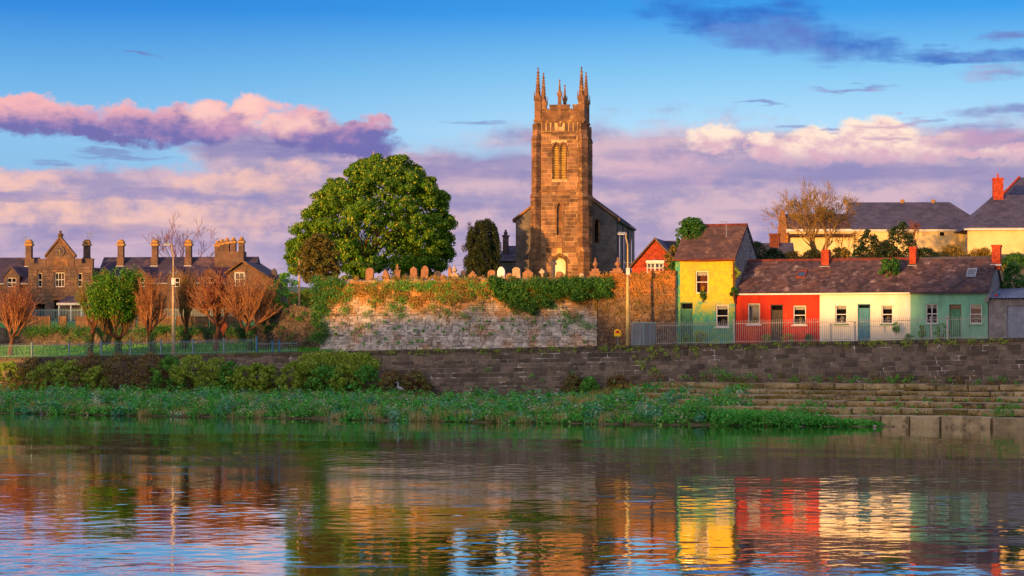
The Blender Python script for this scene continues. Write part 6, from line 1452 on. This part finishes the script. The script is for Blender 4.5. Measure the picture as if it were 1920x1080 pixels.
# lawn grass
n = 20000; U = rng.uniform(-60, -17, n); Vv = rng.uniform(1.3, 15.5, n); P = np.array([qpt(a, b, lawnz(a, b) + .1) for a, b in zip(U, Vv)])
scatter_obj('lawn_grass', 'short green grass behind the blue-green railing', 'grass', P, rng.normal(size=P.shape) * np.array([1, 1, .2]), rng.uniform(.2, .42, n), m_blade, .22, (0, 0, 3))
# bank plants: three kinds that grow mixed in drifts
def bank_sample(n, seed, fn):
    r = np.random.default_rng(seed); out = []
    while len(out) < n:
        u = r.uniform(-62, 31.8); e = edge(u); v = e * r.uniform(.02, 1.0)
        if bankz(u, v) < -.15: continue
        if r.uniform() < fn(u, v / e): out.append((u, v, bankz(u, v)))
    return np.array(out)
def drift(u, v, k): return .5 + .5 * math.sin(u * .9 + 2 * math.sin(u * .37 + k) + k) * math.cos(v * 2.2 + u * .3 + k * 2)
for (nm, lb, m, n, per, size, ht, fn, asp) in [
    ('nettle_bank', 'bright green nettles covering the river bank', m_nettle, 3400, 30, .22, .72, lambda u, s: max(.04, drift(u, s * 9, 1) * 1.5 - .35), .55),
    ('dock_bank', 'blue-green leafy growth along the river bank', m_teall, 2000, 36, .2, .6, lambda u, s: max(.03, drift(u, s * 9, 3.4) * 1.4 - .3) * (1 if s < .7 else .5), .5),
    ('meadow_bank', 'yellow-green low plants along the water edge', m_bushg, 2200, 30, .16, .40, lambda u, s: .2 + .8 * (s > .45), .55),
    ('flower_bank', 'pale seed heads and flowers scattered on the river bank', m_pale, 1200, 34, .12, .56, lambda u, s: max(0, drift(u, s * 8, 5.1) - .35) * 1.5 * (1 if .2 < s < .9 else .3), .8)]:
    c = bank_sample(n, int(n), fn); P, N, S = [], [], []
    for (u, v, z) in c:
        p = Q.w(u, v); h = ht * rng.uniform(.35, 1.6) * (.55 + .45 * min(1, v / edge(u) * 1.6)) * (1 + .5 * math.sin(u * 1.3 + 2 * math.sin(u * .41))); d = rng.normal(size=(per, 3)); d /= np.linalg.norm(d, axis=1, keepdims=True); d[:, 2] = np.abs(d[:, 2])
        P.append(np.array([p.x, p.y, z + h * .15]) + d * np.array([.42, .42, h]) * rng.uniform(.5, 1.1, (per, 1))); N.append(d + rng.normal(scale=.5, size=(per, 3))); S.append(size * rng.uniform(.6, 1.4, per))
    scatter_obj(nm, lb, 'plants', np.concatenate(P), np.concatenate(N), np.concatenate(S), m, asp)
c = bank_sample(1700, 77, lambda u, s: max(.03, drift(u, s * 6, 7.7) * 1.4 - .45) * (1 if u < 8 else .5)); P = np.repeat(c, 34, 0); n = len(P); P[:, 0] += rng.normal(scale=.25, size=n); P[:, 1] += rng.normal(scale=.2, size=n)
W_ = np.array([qpt(a, b, zc + rng.uniform(.1, .4)) for a, b, zc in P]); scatter_obj('dry_grass', 'tan dry grass blades among the bank plants', 'grass', W_, rng.normal(size=W_.shape) * np.array([1, 1, .15]), rng.uniform(.4, .95, n), m_dry, .035, (0, 0, 4))
# shrubs against the quay wall
k = 0
for (px, pyt, hw, v, m, lb) in [
    (20, 684, 42, -1.2, m_bush, 'low yellow-green shrub at the far left of the quay wall'), (100, 680, 40, -1.0, m_bush, 'low shrub below the quay wall under the bright green tree'),
    (60, 676, 36, -1.1, m_purp, 'brown and green shrub between the two low shrubs at the far left'), (137, 682, 30, -1.1, m_bush, 'olive shrub just left of the red-brown twiggy ones'), (432, 684, 26, -1.4, m_bushg, 'leafy shrub between the large shrub and the small round ones'), (482, 686, 26, -1.4, m_bush, 'squat olive shrub between the two small round ones'), (580, 680, 30, -1.3, m_bush, 'tall olive shrub in front of the trailing creeper'), (650, 688, 30, -1.4, m_bush, 'broad olive shrub under the right half of the creeper'),
    (172, 668, 36, -1.2, m_purp, 'red-brown twiggy shrub, leftmost of the brown ones below the wall'), (228, 668, 40, -1.3, m_purp, 'tallest red-brown twiggy shrub below the quay wall'), (282, 668, 34, -1.2, m_purp, 'brown-green twiggy shrub just left of the cream street lamp foot'),
    (180, 690, 22, -2.0, m_bush, 'small green shrub in front of the leftmost brown one'), (318, 672, 30, -1.3, m_bushg, 'green shrub below the cream street lamp'), (362, 672, 40, -1.4, m_bush, 'large yellow-green shrub right of the cream street lamp'), (405, 676, 34, -1.5, m_bush, 'round green shrub at the left end of the bare wall blocks'),
    (456, 690, 24, -1.6, m_bush, 'small round shrub under the bare wall blocks'), (508, 690, 26, -1.6, m_bush, 'second small round shrub under the bare wall blocks'), (552, 682, 28, -1.5, m_bush, 'dense green shrub left of the trailing creeper'), (612, 690, 34, -1.5, m_bushg, 'leafy shrub below the trailing creeper'), (688, 690, 26, -1.7, m_bushg, 'round bright green shrub at the right end of the creeper'),
    (738, 700, 30, -1.0, m_purp, 'brown dry bramble right of the round green shrub'), (780, 700, 26, -.9, m_purp, 'second brown bramble against the quay wall'), (1105, 712, 18, -.9, m_bushg, 'small green shrub at the wall foot below the yellow sign'), (1075, 708, 22, -.7, m_purp, 'brown bramble left of the shrub below the yellow sign'), (1160, 708, 24, -.7, m_purp, 'brown bramble at the wall foot below the right street lamp'), (1393, 727, 18, -1.2, m_bush, 'yellow-green shrub on the embankment below the red cottage')]:
    u = Q.lx(px, v); p = Q.w(u, v); leafy('bank_shrub', lb, px, 740, pyt - 3, p.y, hw * 1.15, m, 110, 44 if m is not m_purp else 34, .16, 'shrub', trunk=False, zbase=bankz(u, v) - .1 if px < 1300 else 2.2, group='shrubs below the quay wall')
tufts(-.12, [(rr.uniform(565, 705), rr.uniform(664, 705), rr.uniform(8, 14)) for k in range(70)] + [(rr.uniform(560, 690), 668, 9) for k in range(30)], m_bush, 'wall_creeper', 'yellow-green creeper trailing down the quay wall left of centre', 'creeper', 30, .15)
tufts(-.1, [(1215 + 12 * math.sin(i) + rr.uniform(-8, 8), 650 + 6 * i, 6) for i in range(9)] + [(1185, 655, 5), (1195, 680, 4), (1205, 690, 5), (1240, 655, 7), (1250, 662, 7), (1268, 655, 7), (1272, 668, 6), (1303, 655, 7), (1306, 664, 6), (1190, 668, 4), (1225, 690, 6), (1222, 700, 6)], m_bush, 'wall_ivy', 'light green ivy trails on the quay wall below the yellow house', 'ivy', 26, .12)
lip = [(rr.uniform(720, 1915), None, rr.uniform(2.5, 6)) for k in range(130)]
tufts(-.12, [(x, 652 - (x - 960) * .018 + rr.uniform(0, 10), r) for x, _, r in lip], m_bush, 'wall_top_moss', 'moss and weeds along the top of the quay wall', 'moss', 18, .1)
tufts(-.15, [(x, 712 + rr.uniform(-8, 12), r) for x, r in [(rr.uniform(1180, 1915), rr.uniform(3, 9)) for k in range(110)]], m_purp, 'ledge_dead_growth', 'brown dead growth on the ledge at the wall foot', 'plants', 22, .11)
tufts(-.3, [(1535, 708, 8), (1582, 710, 7), (1600, 712, 5), (1675, 712, 7), (1700, 712, 6), (1860, 712, 7), (1795, 722, 5), (1885, 712, 5), (1445, 706, 6), (1400, 705, 8), (1410, 702, 9), (1355, 700, 12), (1370, 705, 12), (1340, 695, 10), (1320, 702, 6), (835 + 240, 700, 6), (917, 692, 7), (999, 705, 7), (1015, 712, 5), (1310, 735, 6)] + [(rr.uniform(1250, 1915), rr.uniform(705, 725), rr.uniform(3, 6)) for k in range(50)], m_bushg, 'ledge_weeds', 'green weeds growing on the ledge at the foot of the quay wall', 'weeds', 24, .12)
tufts(-12.5, [(1582, 762, 8), (1685, 765, 6), (1690, 758, 5), (1640, 790, 4), (1760, 795, 4), (1880, 775, 14), (1870, 770, 12), (1892, 765, 14), (1905, 760, 8), (1720, 770, 4), (1830, 790, 4)] + [(rr.uniform(1560, 1915), rr.choice((750, 763, 778, 796)), rr.uniform(2, 4)) for k in range(50)], m_bushg, 'embankment_weeds', 'weeds in the joints of the tan stone embankment', 'weeds', 26, .12)
tp = []
for k in range(420):
    u = rr.uniform(21, 31.4); k_ = 1 - max(0, (u - 23) / 8.6); v_ = edge(u) - .25 + rr.uniform(0, 2.2) * k_; p = Q.w(u, v_); d = rng.normal(size=(30, 3)); d /= np.linalg.norm(d, axis=1, keepdims=True); d[:, 2] = np.abs(d[:, 2])
    tp.append(np.array([p.x, p.y, .05]) + d * np.array([.45, .4, .25 + .75 * k_]) * rng.uniform(.5, 1.1, (30, 1)))
tp = np.concatenate(tp); scatter_obj('bank_tip_plants', 'bright green plants on the tapering tip of the river bank', 'plants', tp, rng.normal(size=tp.shape) + np.array([-.3, -.6, .6]), rng.uniform(.11, .25, len(tp)), m_nettle)
tp = []
for (v0, z0) in ((-11.5, .72), (-9.1, 1.1), (-6.7, 1.48), (-4.3, 1.78), (-2.0, 2.06)):
    for k in range(125):
        u = rr.uniform(9, 46); c_ = rr.uniform(.4, 1.7) * (rr.random() < .75) + .15; p = Q.w(u, v0 - rr.uniform(.0, .35)); n_ = int(18 * c_) + 5; d = rng.normal(size=(n_, 3)) * np.array([.4, .15, .09]) * c_; d[:, 2] = np.abs(d[:, 2]); tp.append(np.array([p.x, p.y, z0]) + d)
tp = np.concatenate(tp); scatter_obj('tread_growth', 'olive and brown growth lying on the treads of the stone embankment', 'plants', tp, rng.normal(size=tp.shape) + np.array([-.3, -.6, .6]), rng.uniform(.08, .18, len(tp)), m_hedge)
# stones at the water edge
for (px, py, r, lb) in ((392, 768, 11, 'largest pale rock at the water edge below the round shrubs'), (421, 774, 12, 'flat pale rock right of the largest one at the water edge'), (449, 773, 8, 'small pale rock in the middle of the row at the water edge'), (492, 776, 9, 'low flat rock near the right end of the row of rocks'), (534, 775, 8, 'rightmost pale rock of the row at the water edge'), (916, 786, 4, 'small white stone at the water edge below the tower'), (1640, 799, 4, 'pale round stone at the tip of the green bank')):
    Yr = CZ * F / (py + 2 - HY); X = wx(px, Yr); s = r * Yr / F; mb = MB(); n = 9
    prof = [(.2, -.6), (.9, -.3), (1.0, .05), (.75, .4), (.3, .6)]
    for (a, z) in prof:
        for q in range(n): t_ = 2 * math.pi * q / n; k_ = a * rng.uniform(.75, 1.2); mb.v.append((s * k_ * math.cos(t_), s * .8 * k_ * math.sin(t_), s * z * rng.uniform(.8, 1.2)))
    for i in range(4):
        for q in range(n): mb.f.append((i * n + q, i * n + (q + 1) % n, (i + 1) * n + (q + 1) % n, (i + 1) * n + q))
    mb.f.append(tuple(4 * n + q for q in range(n)))
    o = mb.build('rock', m_rock); o.location = (X, Yr, .06); o.rotation_euler = (0, 0, rng.uniform(0, 6)); props(o, lb, 'rock', 'rocks at the water edge')
# heron
u = Q.lx(749, -3.0); p = Q.w(u, -3.0); zb_ = bankz(u, -3.0) + .45
hn = thing('heron', 'grey heron standing on the bank below the quay wall', 'bird', (p.x, p.y, zb_), R(20))
MB().tube([(.36, 0, .34), (.22, 0, .42), (.05, 0, .5), (-.1, 0, .56), (-.16, 0, .66), (-.1, 0, .78), (-.08, 0, .88), (-.14, 0, .95), (-.2, 0, .95), (-.36, 0, .92)], [.01, .09, .13, .1, .05, .035, .035, .05, .03, .004], 10).build('body', m_heron, hn, smooth=True)
for s in (-.04, .04): MB().tube([(.04, s, .42), (.06, s, .2), (.03, s, -.35)], [.02, .012, .01], 5).build('leg', m_potl, hn)

# ------------------------------------------------------------------ the near quay behind the viewer: tall terrace whose shade lies on the far bank
def near_house(x0, x1, zr, label, gable=False, y=-24):
    t = thing('terrace_house', label, 'house', (x0, y, 4.7), 0, 'tall houses on the near quay'); W = x1 - x0; H = zr - 4.7; e = H - (3.0 if gable else 2.0)
    ops = []; n = max(1, int(W / 3)); fl = max(1, int(e / 3.2))
    for i in range(n):
        for k in range(fl): a = W * (i + .5) / n; ops.append((a - .55, a + .55, .9 + k * 3.2, 2.6 + k * 3.2))
    mb = MB(); zs = sorted({0, e, *[q for o in ops for q in o[2:]]})
    facade_mb(0, W, 0, e, ops, .4, mb, 0)
    mb.box(0, .4, -9, -.01, 0, e).box(W - .4, W, -9, -.01, 0, e).box(.4, W - .4, -9, -8.6, 0, e).build('wall', m_grey, t)
    for o in ops: MB().quad((o[0], .2, o[2]), (o[1], .2, o[2]), (o[1], .2, o[3]), (o[0], .2, o[3])).build('window', m_glass, t)
    if gable: MB().prism([(-.2, e), (W + .2, e), (W / 2, H)], -9, .2).build('roof', m_slateb, t)
    else: MB().prismx([(-9.3, e), (.3, e), (-4.5, H)], -.01, W + .01).build('roof', m_slateb, t); MB().box(W - 1.4, W - .2, -5, -4, e, H + 1.0).build('chimney', m_brick, t)
TGT = [(29.7, 58, 158, 12.0, 'tallest of the right half'), (16.9, 29.6, 160, 7.3, 'next to the tall right one'), (7.0, 16.8, 164, 8.0, 'third from the right'), (-5, 6.9, 172, 8.5, 'fourth from the right'),
       (-15.5, -5.1, 172, 8.5, 'fifth from the right'), (-29, -15.6, 176, 7.3, 'middle of the row'), (-44, -29.1, 176, 7.6, 'fourth from the left'), (-36, -24, 236, 7.6, 'third from the left'), (-46, -36.1, 236, 8.8, 'second from the left'), (-68, -46.1, 236, 10.6, 'leftmost and tallest')]
for (x0, x1, Yt, zt, lb) in TGT:                       # heights that put the edge of their shade where it lies on the far bank
    dx = (Yt + 24) * math.tan(SUN_AZ); near_house(x0 - dx, x1 - dx - .2, zt + (Yt + 24) / math.cos(SUN_AZ) * math.tan(SUN_EL), 'grey terrace house on the near quay behind the viewer, ' + lb)
